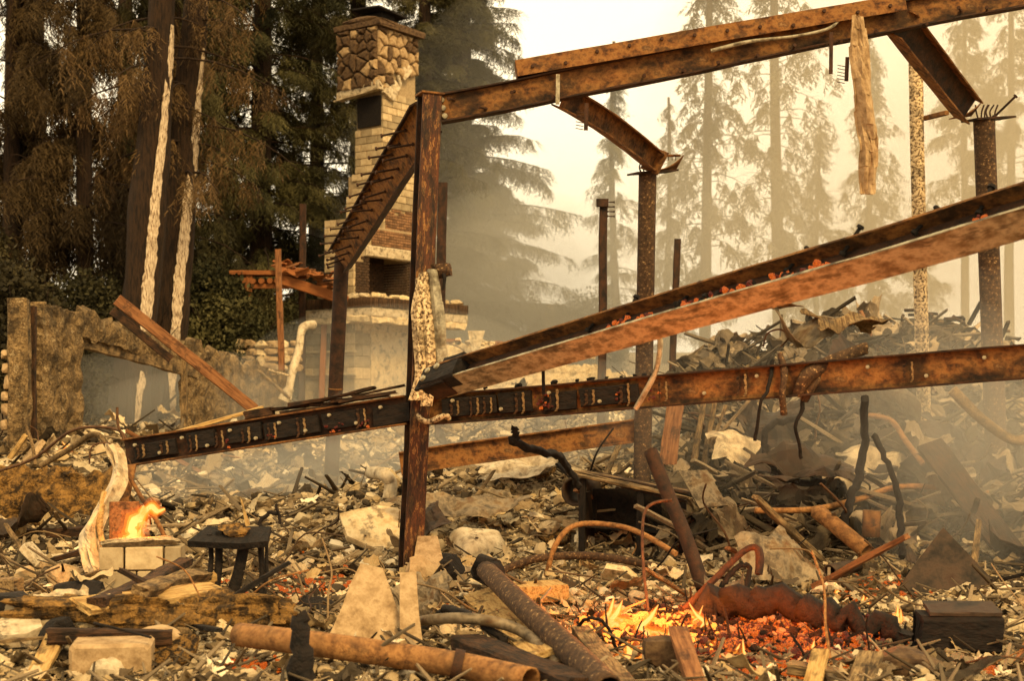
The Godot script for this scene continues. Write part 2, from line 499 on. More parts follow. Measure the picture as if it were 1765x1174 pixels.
	rub.uv1_scale = Vector3.ONE * 2.0
	rub.roughness = 1.0
	rub.metallic_specular = 0.2
	M["rubble"] = rub
	# fire
	glow_mat("flame_core", C(1.0, 0.84, 0.5), 1.1)
	for q in [["flame_inner", C(1.0, 0.68, 0.24), 0.9, 0.4], ["flame_edge", C(1.0, 0.52, 0.1), 0.8, 0.22], ["flame_haze", C(1.0, 0.4, 0.06), 0.7, 0.1]]:
		var fe := glow_mat(q[0], q[1], q[2])
		fe.transparency = BaseMaterial3D.TRANSPARENCY_ALPHA
		fe.albedo_color.a = q[3]
	glow_mat("ember", C(1, 1, 1), 1.0, ntex(0.03, 81, [[0.0, C(0, 0, 0)], [0.47, C(0.02, 0.0, 0.0)], [0.54, C(0.65, 0.1, 0.01)], [0.62, C(1, 0.4, 0.07)], [0.76, C(1, 0.62, 0.16)], [1.0, C(1, 0.75, 0.3)]], 4), 0.9)
	glow_mat("ember_low", C(1, 1, 1), 0.7, ntex(0.03, 82, [[0.0, C(0, 0, 0)], [0.58, C(0.0, 0.0, 0.0)], [0.68, C(0.7, 0.08, 0.01)], [0.8, C(1, 0.3, 0.05)], [1.0, C(1, 0.5, 0.12)]], 4), 0.9)
	glow_mat("ember_ground", C(1, 1, 1), 0.85, M.ember.emission_texture, 2.6)
	glow_mat("ember_hot", C(1, 1, 1), 1.7, ntex(0.03, 83, [[0.0, C(0.02, 0.0, 0)], [0.36, C(0.5, 0.08, 0.01)], [0.47, C(1, 0.36, 0.06)], [0.58, C(1, 0.66, 0.22)], [0.75, C(1, 0.8, 0.36)], [1.0, C(1, 0.85, 0.45)]], 4), 0.9)

func _ready() -> void:
	rng.seed = 4711
	nz.noise_type = FastNoiseLite.TYPE_SIMPLEX_SMOOTH
	nz.seed = 9
	nz.frequency = 0.01
	nz.fractal_octaves = 3
	# camera: level, with the lens shifted up
	var cam := Camera3D.new()
	cam.name = "camera"
	var at := CameraAttributesPhysical.new()
	at.frustum_focal_length = 50.0
	at.frustum_focus_distance = 13.6
	at.exposure_aperture = 2.8
	at.frustum_near = 0.1
	at.frustum_far = 2000.0
	cam.attributes = at
	add_child(cam)
	cam.near = 0.1
	cam.far = 2000.0
	cam.projection = Camera3D.PROJECTION_FRUSTUM
	cam.keep_aspect = Camera3D.KEEP_HEIGHT
	cam.size = 2.0 * 0.1 * 587.0 / F
	cam.frustum_offset = Vector2(0, 0.1 * (HY - 587.0) / F)
	cam.position = Vector3(0, EYE, 0)
	cam.current = true
	# sky
	var sm := ProceduralSkyMaterial.new()
	sm.sky_top_color = C(1.0, 0.91, 0.74)
	sm.sky_horizon_color = C(1.0, 0.93, 0.79)
	sm.sky_curve = 0.25
	sm.ground_bottom_color = C(0.4, 0.32, 0.22)
	sm.ground_horizon_color = C(0.75, 0.62, 0.44)
	sm.energy_multiplier = 1.05
	var sky := Sky.new()
	sky.sky_material = sm
	var env := Environment.new()
	env.background_mode = Environment.BG_SKY
	env.sky = sky
	env.tonemap_mode = Environment.TONE_MAPPER_LINEAR
	env.tonemap_exposure = 1.85
	env.sdfgi_enabled = true
	env.ssao_enabled = true
	env.ssil_enabled = true
	env.volumetric_fog_enabled = true
	env.volumetric_fog_density = 0.0
	var we := WorldEnvironment.new()
	we.name = "environment"
	we.environment = env
	add_child(we)
	# the sun behind smoke
	var sun := DirectionalLight3D.new()
	sun.name = "sun"
	sun.light_energy = 0.75
	sun.light_color = C(1.0, 0.85, 0.58)
	sun.light_angular_distance = 18.0
	sun.shadow_enabled = true
	sun.sky_mode = DirectionalLight3D.SKY_MODE_LIGHT_ONLY
	add_child(sun)
	sun.look_at_from_position(Vector3(9, 17, 4), Vector3(0, 0, -13))
	materials()
	# x, distance, width, depth, height of the mounds
	piles = [[6.0, 20.5, 3.2, 2.4, 1.55], [3.2, 19.5, 2.2, 2.2, 1.1], [4.4, 15.8, 2.4, 1.8, 0.6], [0.2, 16.5, 1.6, 1.6, 0.4], [-7.5, 23.0, 2.6, 3.0, 0.4], [-1.6, 17.0, 1.6, 1.5, 0.25], [3.2, 9.4, 1.0, 0.8, -0.12], [-2.6, 9.2, 1.3, 0.7, 0.16], [9.5, 26.0, 4.5, 4.0, 1.6], [1.0, 33.0, 5.0, 4.0, 0.5]]
	ground()
	frame()
	chimney()
	ruins()
	trees()
	wreckage()
	rubble()
	fires()
	smoke()
	for k in said:
		if said[k] > 1: print("SAME ", said[k], " ", k)

func ground() -> void:
	var xs := PackedFloat32Array()
	var ds := PackedFloat32Array()
	var x := 0.0
	var st := 0.11
	var half := PackedFloat32Array()
	while x < 700.0:
		half.append(x)
		if x > 8.0: st *= 1.12
		x += st
	for i in range(half.size() - 1, 0, -1): xs.append(-half[i])
	xs.append_array(half)
	var d := -60.0
	while d < 4.0:
		ds.append(d)
		d += maxf(0.4, (4.0 - d) * 0.15)
	st = 0.11
	d = 4.0
	while d < 900.0:
		ds.append(d)
		if d > 24.0: st *= 1.1
		d += st
	var s := SurfaceTool.new()
	s.begin(Mesh.PRIMITIVE_TRIANGLES)
	for dd in ds:
		for xx in xs:
			s.add_vertex(Vector3(xx, hill(xx, dd), -dd))
	var n := xs.size()
	for i in ds.size() - 1:
		for j in n - 1:
			var a := i * n + j
			for k in [a, a + n, a + n + 1, a, a + n + 1, a + 1]: s.add_index(k)
	s.generate_normals()
	one("ground", s.commit(), M.ash, "ash covered ground of the burnt house plot rising to the woods", "", Transform3D(), "", "structure")

# ---------- steel frame ----------
func spike_mesh(L: float, r: float) -> ArrayMesh:      # a bolt with a round head, along +z
	var s := ST()
	tube_into(s, [Vector3(0, 0, 0), Vector3(0, 0, L * 0.5), Vector3(0, 0, L)], r, 7)
	tube_into(s, [Vector3(0, 0, L), Vector3(0, 0, L + r * 1.5)], r * 2.0, 7, r * 1.8)
	tube_into(s, [Vector3(0, 0, 0.0), Vector3(0, 0, r * 1.6)], r * 1.9, 6)
	return done(s)

func beam_root(called: String, label: String, a: Vector3, b: Vector3, up := Vector3.UP, group := "") -> Node3D:
	var o := T(called, label, "steel beam", a, group)
	o.basis = along(a, b, up)
	return o

func plates(o: Node3D, L: float, h: float, bf: float, m: Material, warp := 0.02, ph := 0.0, flange: Material = null) -> void:
	var n := int(maxf(8, L / 0.12))
	var fm := flange if flange else m
	part(o, "web", bar(L, 0.012, h - 0.02, n, warp, 0.002, ph), m)
	part(o, "top_flange", shift(bar(L, bf, 0.016, n, warp, 0.004, ph), Vector3(0, h / 2 - 0.005, 0)), fm)
	part(o, "bottom_flange", shift(bar(L, bf, 0.016, n, warp, 0.004, ph), Vector3(0, -h / 2 + 0.005, 0)), fm)

func shift(m: Mesh, by: Vector3, turned := Basis()) -> ArrayMesh:
	var s := SurfaceTool.new()
	s.begin(Mesh.PRIMITIVE_TRIANGLES)
	s.append_from(m, 0, Transform3D(turned, by))
	return s.commit()

func local(o: Node3D, w: Vector3) -> Vector3:
	return o.transform.affine_inverse() * w

func frame() -> void:
	var up := Vector3.UP
	# the tall rusty column in the middle
	var top := P(741, 166, 13.0)
	var foot := P(707, 1000, 13.0)
	var o := T("steel_column", "tall rusty steel column in the middle with scorched peeling wrap", "steel column", foot)
	o.basis = along(foot, top, Vector3(0.35, 0, 1))
	var L := (top - foot).length()
	part(o, "web", bar(L, 0.012, 0.17, 30, 0.012, 0.002, 3.0), M.rust_red)
	part(o, "flange", shift(bar(L, 0.18, 0.016, 30, 0.012, 0.004, 3.0), Vector3(0, 0.09, 0)), M.rust_red)
	part(o, "flange", shift(bar(L, 0.18, 0.016, 30, 0.012, 0.004, 3.0), Vector3(0, -0.09, 0)), M.rust_dark)
	part(o, "cap_plate", box(0.22, 0.24, 0.02), M.rust, Transform3D(Basis(), Vector3(0, 0, L + 0.012)))
	part(o, "base_plate", box(0.34, 0.36, 0.025), M.rust_dark, Transform3D(Basis(), Vector3(0, 0, 0.012)))
	var bolt := spike_mesh(0.02, 0.012)
	for k in 4:
		part(o, "bolt", bolt, M.tan_steel, Transform3D(turn(PI / 2), Vector3(0.02, 0.055, L * 0.175 + 0.055 * k)))
	# burnt wrap hanging on the column
	var wrap := T("peeling_wrap", "strips of peeling scorched wrap hanging around the middle of the tall column", "wrap", P(733, 640, 12.85))
	for q in [[[733, 470], [722, 540], [726, 640], [715, 690]], [[745, 465], [752, 520], [760, 600], [765, 668]], [[727, 480], [738, 560], [740, 650], [735, 700]]]:
		var pts := []
		for p in q: pts.append(P(p[0], p[1], 12.83) - wrap.position)
		var path := smooth_path(pts, 5)
		var ph := float(q[0][0])
		var fn := func(u: float, v: float) -> Vector3:
			var p: Vector3 = path[mini(int(u * (path.size() - 1)), path.size() - 1)]
			var w := 0.085 + 0.05 * nz.get_noise_2d(u * 120.0, ph)
			return p + Vector3((v - 0.5) * w * 1.6, 0, 0.05 * nz.get_noise_2d(u * 150.0 + ph, v * 90.0) + 0.03 * cos((v - 0.5) * 4.0))
		part(wrap, "strip", sheet(18, 5, 0.006, fn, false), M.post_white if ph != 745.0 else M.tan_steel)
	part(wrap, "knot", chunk(Vector3(0.2, 0.14, 0.12), 91, 4, 7, 0.2), M.pipe_flaky, Transform3D(Basis(), P(757, 468, 12.9) - wrap.position))
	part(wrap, "loose_end", tube(smooth_path([P(757, 460, 12.9) - wrap.position, P(766, 478, 12.85) - wrap.position, P(764, 500, 12.84) - wrap.position]), 0.022, 6, 0.012, 0.5), M.char)
	# upper beam
	var a := P(757, 189, 13.0)
	var b := P(1790, -17, 13.0)
	o = beam_root("roof_beam", "long rusty roof beam running from the tall column to the upper corner", a, b)
	L = (b - a).length()
	plates(o, L, 0.255, 0.14, M.rust, 0.025, 1.0, M.rust_dark)
	part(o, "clip_plate", box(0.01, 0.22, 0.1), M.rust, Transform3D(Basis(), Vector3(-0.014, 0, 0.045)))
	for k in 3:
		part(o, "bolt", spike_mesh(0.012, 0.014), M.tan_steel, Transform3D(turn(-PI / 2), Vector3(-0.012, 0.075 - 0.075 * k, 0.04)))
	var sp := spike_mesh(0.13, 0.009)
	for q in [[783, 172], [838, 188], [887, 158], [960, 170], [1110, 130], [1180, 145], [1240, 118], [1308, 130], [1370, 105], [1450, 110], [1510, 55], [1590, 60], [1655, 20], [1700, 22]]:
		var w := local(o, P(q[0], q[1], 13.0))
		part(o, "spike", sp, M.rust_dark, Transform3D(turn(-PI / 2 + rf(-0.5, 0.1), rf(-0.1, 0.3)), Vector3(-0.006, clampf(w.y, -0.1, 0.1), w.z)))
	under(o, "clip_plate", ["bolt"])
	under(o, "web", ["spike"])
	# channel lying on it
	a = P(890, 118, 12.9)
	b = P(1560, 2, 12.9)
	o = beam_root("roof_channel", "rusty upturned channel lying on top of the long roof beam", a, b)
	L = (b - a).length()
	part(o, "front_lip", bar(L, 0.012, 0.15, 30, 0.012, 0.003, 5.0), M.rust_clean)
	part(o, "top_plate", shift(bar(L, 0.34, 0.012, 30, 0.012, 0.004, 5.0), Vector3(0.17, 0.07, 0)), M.rust_clean)
	part(o, "back_lip", shift(bar(L, 0.012, 0.15, 30, 0.012, 0.003, 5.0), Vector3(0.34, 0, 0)), M.rust_dark)
	part(o, "end_plate", box(0.33, 0.14, 0.01), M.rust, Transform3D(Basis(), Vector3(0.17, -0.002, 0.0)))
	for k in 12:
		part(o, "rivet", spike_mesh(0.012, 0.009), M.rust_dark, Transform3D(turn(-PI / 2), Vector3(-0.006, rf(-0.05, 0.05), L * (k + 0.5) / 12.0)))
	# beam hangers on the upper beam: thin straps
	for q in [[964, 128, 180, "thin pale strap hanging down the roof beam below the channel end"], [1010, 178, 225, "short nail strap dangling under the roof beam at the sloping brace"], [1433, 55, 128, "rusty flat strap with a hole hanging beside the long cream strip"], [1460, 98, 140, "toothed nail strip hanging between the flat strap and the cream strip"]]:
		var p0 := P(q[0], q[1], 12.82)
		var p1 := P(q[0] - 2, q[2], 12.82)
		var t := one("hanging_strap", bar((p1 - p0).length(), 0.035, 0.006, 10, 0.03, 0.002, q[0]), M.rust_dark if q[0] != 964 else M.tan_steel, q[3], "strap", Transform3D(along(p0, p1, Vector3(0, 0, 1)), p0))
		if q[0] in [1010, 1460]:
			for k in 6:
				part(t, "nail", tube([Vector3.ZERO, Vector3(0.07, 0, 0.01)], 0.004, 5), M.rust_dark, Transform3D(Basis(), Vector3(-0.085, 0, 0.08 + 0.03 * k)))
	# warped strip above the beam
	var strip_path := smooth_path([P(1225, 88, 12.93), P(1290, 72, 12.9), P(1370, 62, 12.88), P(1430, 48, 12.9), P(1455, 20, 12.95)], 6)
	one("warped_strip", tube(strip_path, 0.018, 6, 0.012, 0.5), M.tan_steel, "warped thin metal strip curling up between channel and roof beam", "metal strip")
	# the long hanging piece
	var hp := [P(1478, 28, 12.78), P(1482, 110, 12.76), P(1490, 190, 12.75), P(1497, 260, 12.76), P(1495, 335, 12.78)]
	var hpath := smooth_path(hp, 6)
	var hw := [0.1, 0.17, 0.15, 0.17, 0.16, 0.13]
	var hf := func(u: float, v: float) -> Vector3:
		var p: Vector3 = hpath[int(u * (hpath.size() - 1))]
		var k := u * 5.0
		var w := lerpf(hw[mini(int(k), 5)], hw[mini(int(k) + 1, 5)], k - int(k)) if u > 0.0 else 0.05
		return p - hp[0] + Vector3((v - 0.5) * w, 0.03 * nz.get_noise_2d(v * 200.0, u * 20.0), 0.02 * cos((v - 0.5) * 5.0) + 0.1 * nz.get_noise_2d(u * 260.0, v * 120.0))
	one("hanging_strip", sheet(36, 8, 0.014, hf, false), M.stone_pale, "long mottled cream strip hanging from the roof beam", "hanging strip", Transform3D(Basis(), hp[0]))
	# the left sloping rafter
	a = P(733, 205, 13.15)
	b = P(585, 448, 18.9)
	o = beam_root("sloping_rafter", "rust orange sloping rafter bristling with spikes beside the chimney", a, b, Vector3(-0.555, 0.835, 0.06))
	L = (b - a).length()
	plates(o, L, 0.36, 0.13, M.rust_clean, 0.02, 2.0, M.rust_dark)
	var sl := spike_mesh(0.24, 0.011)
	for k in 13:
		var z := L * (0.1 + 0.87 * k / 12.0)
		for row in [0.1, -0.05]:
			part(o, "spike", sl, M.rust_dark, Transform3D(turn(PI / 2 + rf(-0.2, 0.2), rf(-0.5, -0.2), 0.0), Vector3(0.006, row + rf(-0.02, 0.02), z + rf(-0.1, 0.1))))
	under(o, "web", ["spike"])
	# the left round post
	var p1 := P(590, 440, 19.0)
	var p2 := P(570, 850, 19.3)
	o = T("round_post", "dark round steel post under the lower end of the spiked rafter", "post", p2)
	var rel := p1 - p2
	part(o, "shaft", tube([Vector3.ZERO, rel * 0.3, rel * 0.6, rel], 0.1, 16, 0.1, 0.03), M.rust_dark)
	for k in 5:
		part(o, "spike", spike_mesh(0.22, 0.011), M.rust_dark, Transform3D(turn(-PI / 2 + rf(-0.6, 0.6), 0.1), rel * (0.9 + 0.03 * k)))
	part(o, "hoop", tube([rel * 0.44, rel * 0.445], 0.106, 16), M.rust_clean)
	# lower beam, left piece
	a = P(218, 781, 13.9)
	b = P(703, 707, 13.05)
	o = beam_root("lower_beam", "charred lower beam left of the tall column with smouldering timber in its web", a, b)
	lower_beam(o, a, b, 0.265, 8, [[250, 240], [290, 240], [340, 220], [385, 215], [430, 210], [475, 200], [525, 195], [628, 180]])
	# lower beam, right piece
	a = P(738, 706, 13.0)
	b = P(1790, 622, 11.3)
	o = beam_root("lower_beam", "long lower beam right of the tall column, charred then bare rust", a, b)
	lower_beam(o, a, b, 0.275, 8, [[788, 0], [822, 0], [845, 0], [900, 0], [958, 0], [1020, 0], [1080, 0], [1145, 0], [1280, 0], [1565, 0]])
	# the leaning beam in front
	a = P(765, 655, 12.3)
	b = P(1800, 352, 7.9)
	o = beam_root("leaning_beam", "fallen pale steel beam leaning across the picture with embers in its trough", a, b, Vector3(0, 0.62, -0.78))
	L = (b - a).length()
	var n := 36
	part(o, "web", bar(L, 0.014, 0.2, n, 0.012, 0.002, 7.0), M.rust_dark)
	part(o, "near_flange", shift(bar(L, 0.23, 0.02, n, 0.012, 0.005, 7.0), Vector3(0, -0.1, 0)), M.tan_steel)
	part(o, "far_flange", shift(bar(L, 0.23, 0.02, n, 0.012, 0.005, 7.0), Vector3(0, 0.1, 0)), M.rust)
	# burnt clip angle at its lower end
	part(o, "clip_angle", shift(bar(0.42, 0.02, 0.24, 6, 0.01, 0.006, 3.0), Vector3(-0.1, -0.02, -0.22)), M.char)
	part(o, "clip_angle", shift(bar(0.3, 0.2, 0.018, 6, 0.01, 0.006, 4.0), Vector3(-0.02, -0.115, -0.12)), M.rust_dark)
	part(o, "clip_angle", shift(bar(0.16, 0.16, 0.018, 4, 0.01, 0.006, 5.0), Vector3(0.0, 0.12, 0.1)), M.char)
	part(o, "clip_block", shift(bar(0.5, 0.16, 0.2, 8, 0.01, 0.012, 6.0), Vector3(-0.05, -0.02, -0.16)), M.char)
	part(o, "clip_block", shift(bar(0.28, 0.1, 0.2, 6, 0.01, 0.012, 8.0), Vector3(-0.02, 0.12, -0.05)), M.char)
	for q in [[-0.08, 0.02], [0.04, 0.04], [-0.1, -0.06]]:
		part(o, "bolt", spike_mesh(0.015, 0.016), M.tan_steel, Transform3D(turn(-PI / 2), Vector3(-0.112, q[1], q[0])))
	for q in [[1015, 545], [1175, 490], [1358, 420], [1578, 360], [1690, 355], [1455, 425], [1080, 540]]:
		var w := local(o, P(q[0], q[1], 10.4))
		var t := (float(q[0]) - 765.0) / 1035.0
		var z := t * 12.3 / lerpf(7.9, 12.3, t) * L * 1.0
		z = clampf(solve_along(a, b, q[0]), 0.3, L - 0.2)
		part(o, "spike", spike_mesh(0.2, 0.013), M.char, Transform3D(turn(rf(-0.3, 0.3), -PI / 2 + rf(0.15, 0.6)), Vector3(-0.04, 0.03, z)))
	for q in [[1060, 1140, 44], [1180, 1310, 60], [1345, 1435, 44], [1690, 1720, 6]]:
		for k in q[2]:
			var z := solve_along(a, b, rf(q[0], q[1]))
			part(o, "glowing_ember", chunk_small(k), [M.ember, M.ember, M.char, M.ember_low][rng.randi() % 4], Transform3D(turn(rf(0, 6), rf(0, 6)).scaled(Vector3.ONE * 0.05 * rf(0.4, 1.2)), Vector3(-0.04 - rf(0, 0.05), rf(-0.085, -0.01), z)))
	under(o, "clip_angle", ["bolt"])
	under(o, "web", ["spike", "glowing_ember"])
	# strap hanging from the leaning beam in front of the lower beam
	var hook := smooth_path([P(1136, 560, 10.8), P(1137, 600, 10.8), P(1130, 640, 10.85), P(1112, 675, 10.9), P(1095, 705, 10.95)], 6)
	one("bent_strap", tube(hook, 0.022, 7, 0.02, 0.25), M.tan_steel, "bent pale strap hanging from the leaning beam over the lower beam", "strap")
	one("hanging_bolt", tube([P(936, 625, 11.4), P(937, 680, 11.4)], 0.014, 7), M.char, "thin black bolt hanging under the leaning beam near its lower end", "bolt")
	# band round the column foot of the beams
	var ring := []
	for k in 15: ring.append(P(747, 722, 12.78) + Vector3(cos(k * 0.42) * 0.14, 0.03 * sin(k * 1.1), sin(k * 0.42) * 0.1))
	one("cable_coil", tube(ring, 0.022, 7, 0.02, 0.4), M.post_white, "coil of pale burnt cable at the joint of column and lower beam", "cable")
	# the braces at the back
	a = P(972, 168, 13.02)
	b = P(1128, 277, 15.6)
	o = beam_root("sloping_brace", "shorter rusty brace sloping from the roof beam to the smoky round pipe column", a, b, Vector3(0.4, 0.9, 0.1))
	L = (b - a).length()
	bend = 0.03
	plates(o, L, 0.21, 0.17, M.rust, 0.015, 12.0, M.rust_clean)
	bend = 0.0
	part(o, "end_plate", box(0.22, 0.28, 0.014), M.rust, Transform3D(turn(0, 0.2), Vector3(0, 0, L)))
	pipe_column("pipe_column", "grey round pipe column under the short rusty brace", 1116, 300, 1104, 955, 15.7, 0.098)
	a = P(1552, 40, 13.02)
	b = P(1668, 190, 15.0)
	o = beam_root("sloping_brace", "wide dark brace dropping from the roof beam to the far right pipe column", a, b, Vector3(0.55, 0.82, 0.1))
	L = (b - a).length()
	plates(o, L, 0.26, 0.2, M.rust_dark, 0.015, 14.0, M.rust_clean)
	pipe_column("pipe_column", "black and white flaking pipe column under the wide dark brace", 1695, 208, 1722, 925, 15.2, 0.112)
	# pale slender post
	p1 = P(1577, 100, 16.2)
	p2 = P(1592, 730, 16.2)
	o = T("slender_post", "slender mottled white post standing behind the lower beam", "post", p2)
	rel = p1 - p2
	var ps := []
	for k in 12: ps.append(rel * (k / 11.0) + Vector3(0.01 * nz.get_noise_1d(k * 80.0), 0, 0))
	part(o, "shaft", tube(ps, 0.078, 12, 0.08, 0.12, false, 2.0), M.post_white)
	part(o, "arm", bar(0.5, 0.05, 0.05, 5, 0.01, 0.004), M.rust_clean, Transform3D(along(P(1592, 204, 16.2), P(1640, 192, 15.6)), P(1592, 204, 16.2) - p2))
	# second lower beam behind
	a = P(690, 800, 15.6)
	b = P(1100, 742, 15.8)
	o = beam_root("back_beam", "dusty rusty beam lying low behind the tall column", a, b)
	plates(o, (b - a).length(), 0.25, 0.14, M.rust_clean, 0.03, 21.0)
	# thin far posts
	for q in [[1040, 345, 1036, 640, 21.0, 0.06, "thin post topped by a bracket standing before the hazy fir"], [523, 352, 520, 500, 37.0, 0.085, "faint grey post beside the chimney mantel"], [763, 315, 757, 600, 27.0, 0.09, "hazy post just behind the tall column"], [1168, 412, 1155, 640, 30.0, 0.07, "faint post between the pipe column and the first bare pine"], [480, 430, 488, 622, 33.0, 0.07, "weathered wooden post in front of the orange frame"]]:
		p1 = P(q[0], q[1], q[4])
		p2 = P(q[2], q[3], q[4])
		p2.y = minf(p2.y, ground_at(p2.x, p2.z))
		o = T("thin_post", q[6], "post", p2)
		rel = p1 - p2
		part(o, "shaft", bar(rel.length(), q[5] * 2, q[5] * 1.6, 14, 0.02, 0.008, q[0]), M.wood_red if q[0] == 480 else M.rust_dark, Transform3D(along(Vector3.ZERO, rel, Vector3(0, 0, 1)), Vector3.ZERO))
		if q[0] == 1040:
			part(o, "bracket", box(0.18, 0.12, 0.06), M.rust_dark, Transform3D(Basis(), rel + Vector3(-0.02, -0.05, 0.06)))
			for k in 4: part(o, "bolt", spike_mesh(0.1, 0.01), M.rust_dark, Transform3D(turn(PI / 2), rel + Vector3(0.05, -0.03 - 0.07 * k, 0)))

func solve_along(a: Vector3, b: Vector3, px: float) -> float:      # how far along a..b the view column px falls
	var lo := 0.0
	var hi := 1.0
	for i in 30:
		var t := (lo + hi) / 2.0
		var p := a.lerp(b, t)
		if 882.5 + p.x / -p.z * F < px: lo = t
		else: hi = t
	return lo * (b - a).length()

var small := []
func chunk_small(i: int) -> ArrayMesh:
	while small.size() < 6: small.append(chunk(Vector3(1, 0.7, 0.9), 300 + small.size(), 3, 6, 0.12))
	return small[i % 6]

func lower_beam(o: Node3D, a: Vector3, b: Vector3, h: float, _n: int, hangers: Array) -> void:
	var L := (b - a).length()
	var left := a.x < -1.5
	plates(o, L, h, 0.14, M.rust_dark if left else M.rust, 0.012, a.x, M.rust if left else M.rust_dark)
	# charred timber packed into the near side of the web
	var far := L if left else L * 0.4
	var z := 0.12 if left else 0.15
	while z < far - 0.3:
		var len_ := rf(0.25, 0.6)
		part(o, "charred_timber", bar(len_, 0.05, h * rf(0.55, 0.72), 8, 0.01, 0.012, z * 3.0), M.char, Transform3D(Basis(), Vector3(0.034 if false else -0.034, rf(-0.02, 0.02), z)))
		z += len_ + rf(0.02, 0.16)
	var strap := strap_mesh(h)
	for q in hangers:
		z = solve_along(a, b, q[0])
		for k in [-0.03, 0.035]:
			part(o, "hanger_strap", strap, M.char_wood if k < 0 else M.wood_grey, Transform3D(turn(rf(-0.2, 0.2), 0, rf(-0.06, 0.06)).scaled(Vector3(1, rf(0.6, 1.0), rf(0.6, 1.1))), Vector3(-0.064 - rf(0, 0.01), -0.005, z + k)))
	var bolt := spike_mesh(0.014, 0.009)
	for k in 11:
		part(o, "bolt", bolt, M.tan_steel, Transform3D(turn(-PI / 2), Vector3(-0.062 if L * k / 11.0 < far else -0.01, (0.06 if k % 2 == 0 else -0.05), L * (k + 0.6) / 11.5)))
	var spots := [[390, 400], [465, 480], [555, 600], [575, 590], [620, 640]] if left else [[925, 945], [930, 940], [948, 955], [1065, 1080], [1120, 1140]]
	for q in spots:
		for k in 5:
			z = solve_along(a, b, rf(q[0], q[1]))
			part(o, "glowing_ember", chunk_small(k), M.ember if k < 1 else M.ember_low, Transform3D(turn(rf(0, 6), rf(0, 6)).scaled(Vector3.ONE * 0.05 * rf(0.3, 0.7)), Vector3(-0.066, rf(-0.1, -0.02) if left else rf(-0.07, 0.05), z)))
	under(o, "web", ["bolt", "hanger_strap", "charred_timber", "glowing_ember"])
	# charred planks lying on top
	if left:
		for k in 9:
			z = L * (0.62 + 0.036 * k)
			part(o, "burnt_plank", bar(rf(0.4, 0.8), rf(0.09, 0.14), rf(0.02, 0.05), 8, 0.03, 0.02, k * 5.0, 0.6), M.char_wood, Transform3D(turn(rf(-0.15, 0.15), rf(-0.12, 0.06)), Vector3(rf(-0.04, 0.05), h / 2 + 0.015 + rf(0.0, 0.06), z - 0.25)))
		part(o, "burnt_plank", bar(0.26, 0.12, 0.08, 6, 0.02, 0.02, 2.0), M.char_wood, Transform3D(turn(0.1), Vector3(-0.02, h / 2 + 0.05, L * 0.455)))
	else:
		for k in 14:
			part(o, "char_crumb", chunk_small(k), M.char, Transform3D(turn(rf(0, 6)).scaled(Vector3.ONE * 0.05 * rf(0.5, 1.3)), Vector3(rf(-0.05, 0.05), h / 2 + 0.015, L * rf(0.1, 0.4))))

func under(o: Node3D, holder: String, names: Array) -> void:
	for s in names: adopt(o, o.get_node(holder), s, func(_p): return true)

func strap_mesh(h: float) -> ArrayMesh:      # a wavy drip-like hanger strap with a hooked foot
	var s := ST()
	var rings := []
	for i in 9:
		var t := i / 8.0
		var y := h * (0.34 - 0.72 * t)
		var w := 0.011 + 0.004 * nz.get_noise_1d(t * 300.0)
		var zz := 0.006 * sin(t * 17.0) - (0.02 * maxf(0.0, t - 0.75) * 4.0)
		rings.append(PackedVector3Array([Vector3(-0.008, y, zz - w), Vector3(0.004, y, zz - w), Vector3(0.004, y, zz + w), Vector3(-0.008, y, zz + w)]))
	loft(s, rings)
	return done(s)

func pipe_column(called: String, label: String, x0: float, y0: float, x1: float, y1: float, d: float, r: float) -> void:
	var p1 := P(x0, y0, d)
	var p2 := P(x1, y1, d)
	p2.y = minf(p2.y, ground_at(p2.x, p2.z)) - 0.1
	var o := T(called, label, "pipe column", p2)
	var rel := p1 - p2
	part(o, "shaft", tube([Vector3.ZERO, rel * 0.25, rel * 0.5, rel * 0.75, rel], r, 20, r, 0.02), M.pipe_flaky)
	part(o, "cap_plate", plate([Vector2(-0.22, -0.12), Vector2(0.24, -0.16), Vector2(0.3, 0.1), Vector2(-0.18, 0.14)], 0.02, 0.01, x0), M.rust_dark, Transform3D(turn(0.2, 0.08, 0.1), rel + Vector3(0.02, 0.015, 0)))
	part(o, "torn_plate", sheet(6, 4, 0.01, func(u, v): return Vector3(0.1 + u * 0.28, 0.05 * u + 0.12 * u * u * v, (v - 0.5) * 0.2), false), M.rust_clean, Transform3D(turn(0.3), rel + Vector3(0.0 if x0 < 1300 else -0.42, 0.03, 0.05)))
	for k in 6:
		var bx := -0.08 + 0.035 * k
		part(o, "rebar", tube(smooth_path([rel + Vector3(bx, 0.01, 0.05), rel + Vector3(bx + rf(-0.05, 0.02), 0.09, 0.02), rel + Vector3(bx + rf(-0.03, 0.06), 0.17, -0.02)], 4), 0.009, 6), M.rust_dark)
	under(o, "cap_plate", ["rebar", "torn_plate"])
	if x0 > 1300:
		part(o, "bent_bolt", spike_mesh(0.3, 0.013), M.rust_dark, Transform3D(turn(0.9, -0.7), rel + Vector3(0.1, 0.03, 0)))
	else:
		part(o, "nail_plate", bar(0.24, 0.045, 0.02, 5, 0.005, 0.004), M.rust_clean, Transform3D(turn(PI / 2 - 0.1), rel + Vector3(0.12, 0.2, 0)))
		for k in 5: part(o, "nail", tube([Vector3.ZERO, Vector3(0, -0.05, 0)], 0.004, 5), M.rust_dark, Transform3D(Basis(), rel + Vector3(0.15 + 0.04 * k, 0.2, 0)))

# ---------- chimney ----------
var boxes := {}
func bx(w: float, h: float, d: float) -> ArrayMesh:
	var key := "%d %d %d" % [roundi(w * 100), roundi(h * 100), roundi(d * 100)]
	if not boxes.has(key): boxes[key] = box(w, h, d, minf(0.008, minf(w, minf(h, d)) * 0.1))
	return boxes[key]

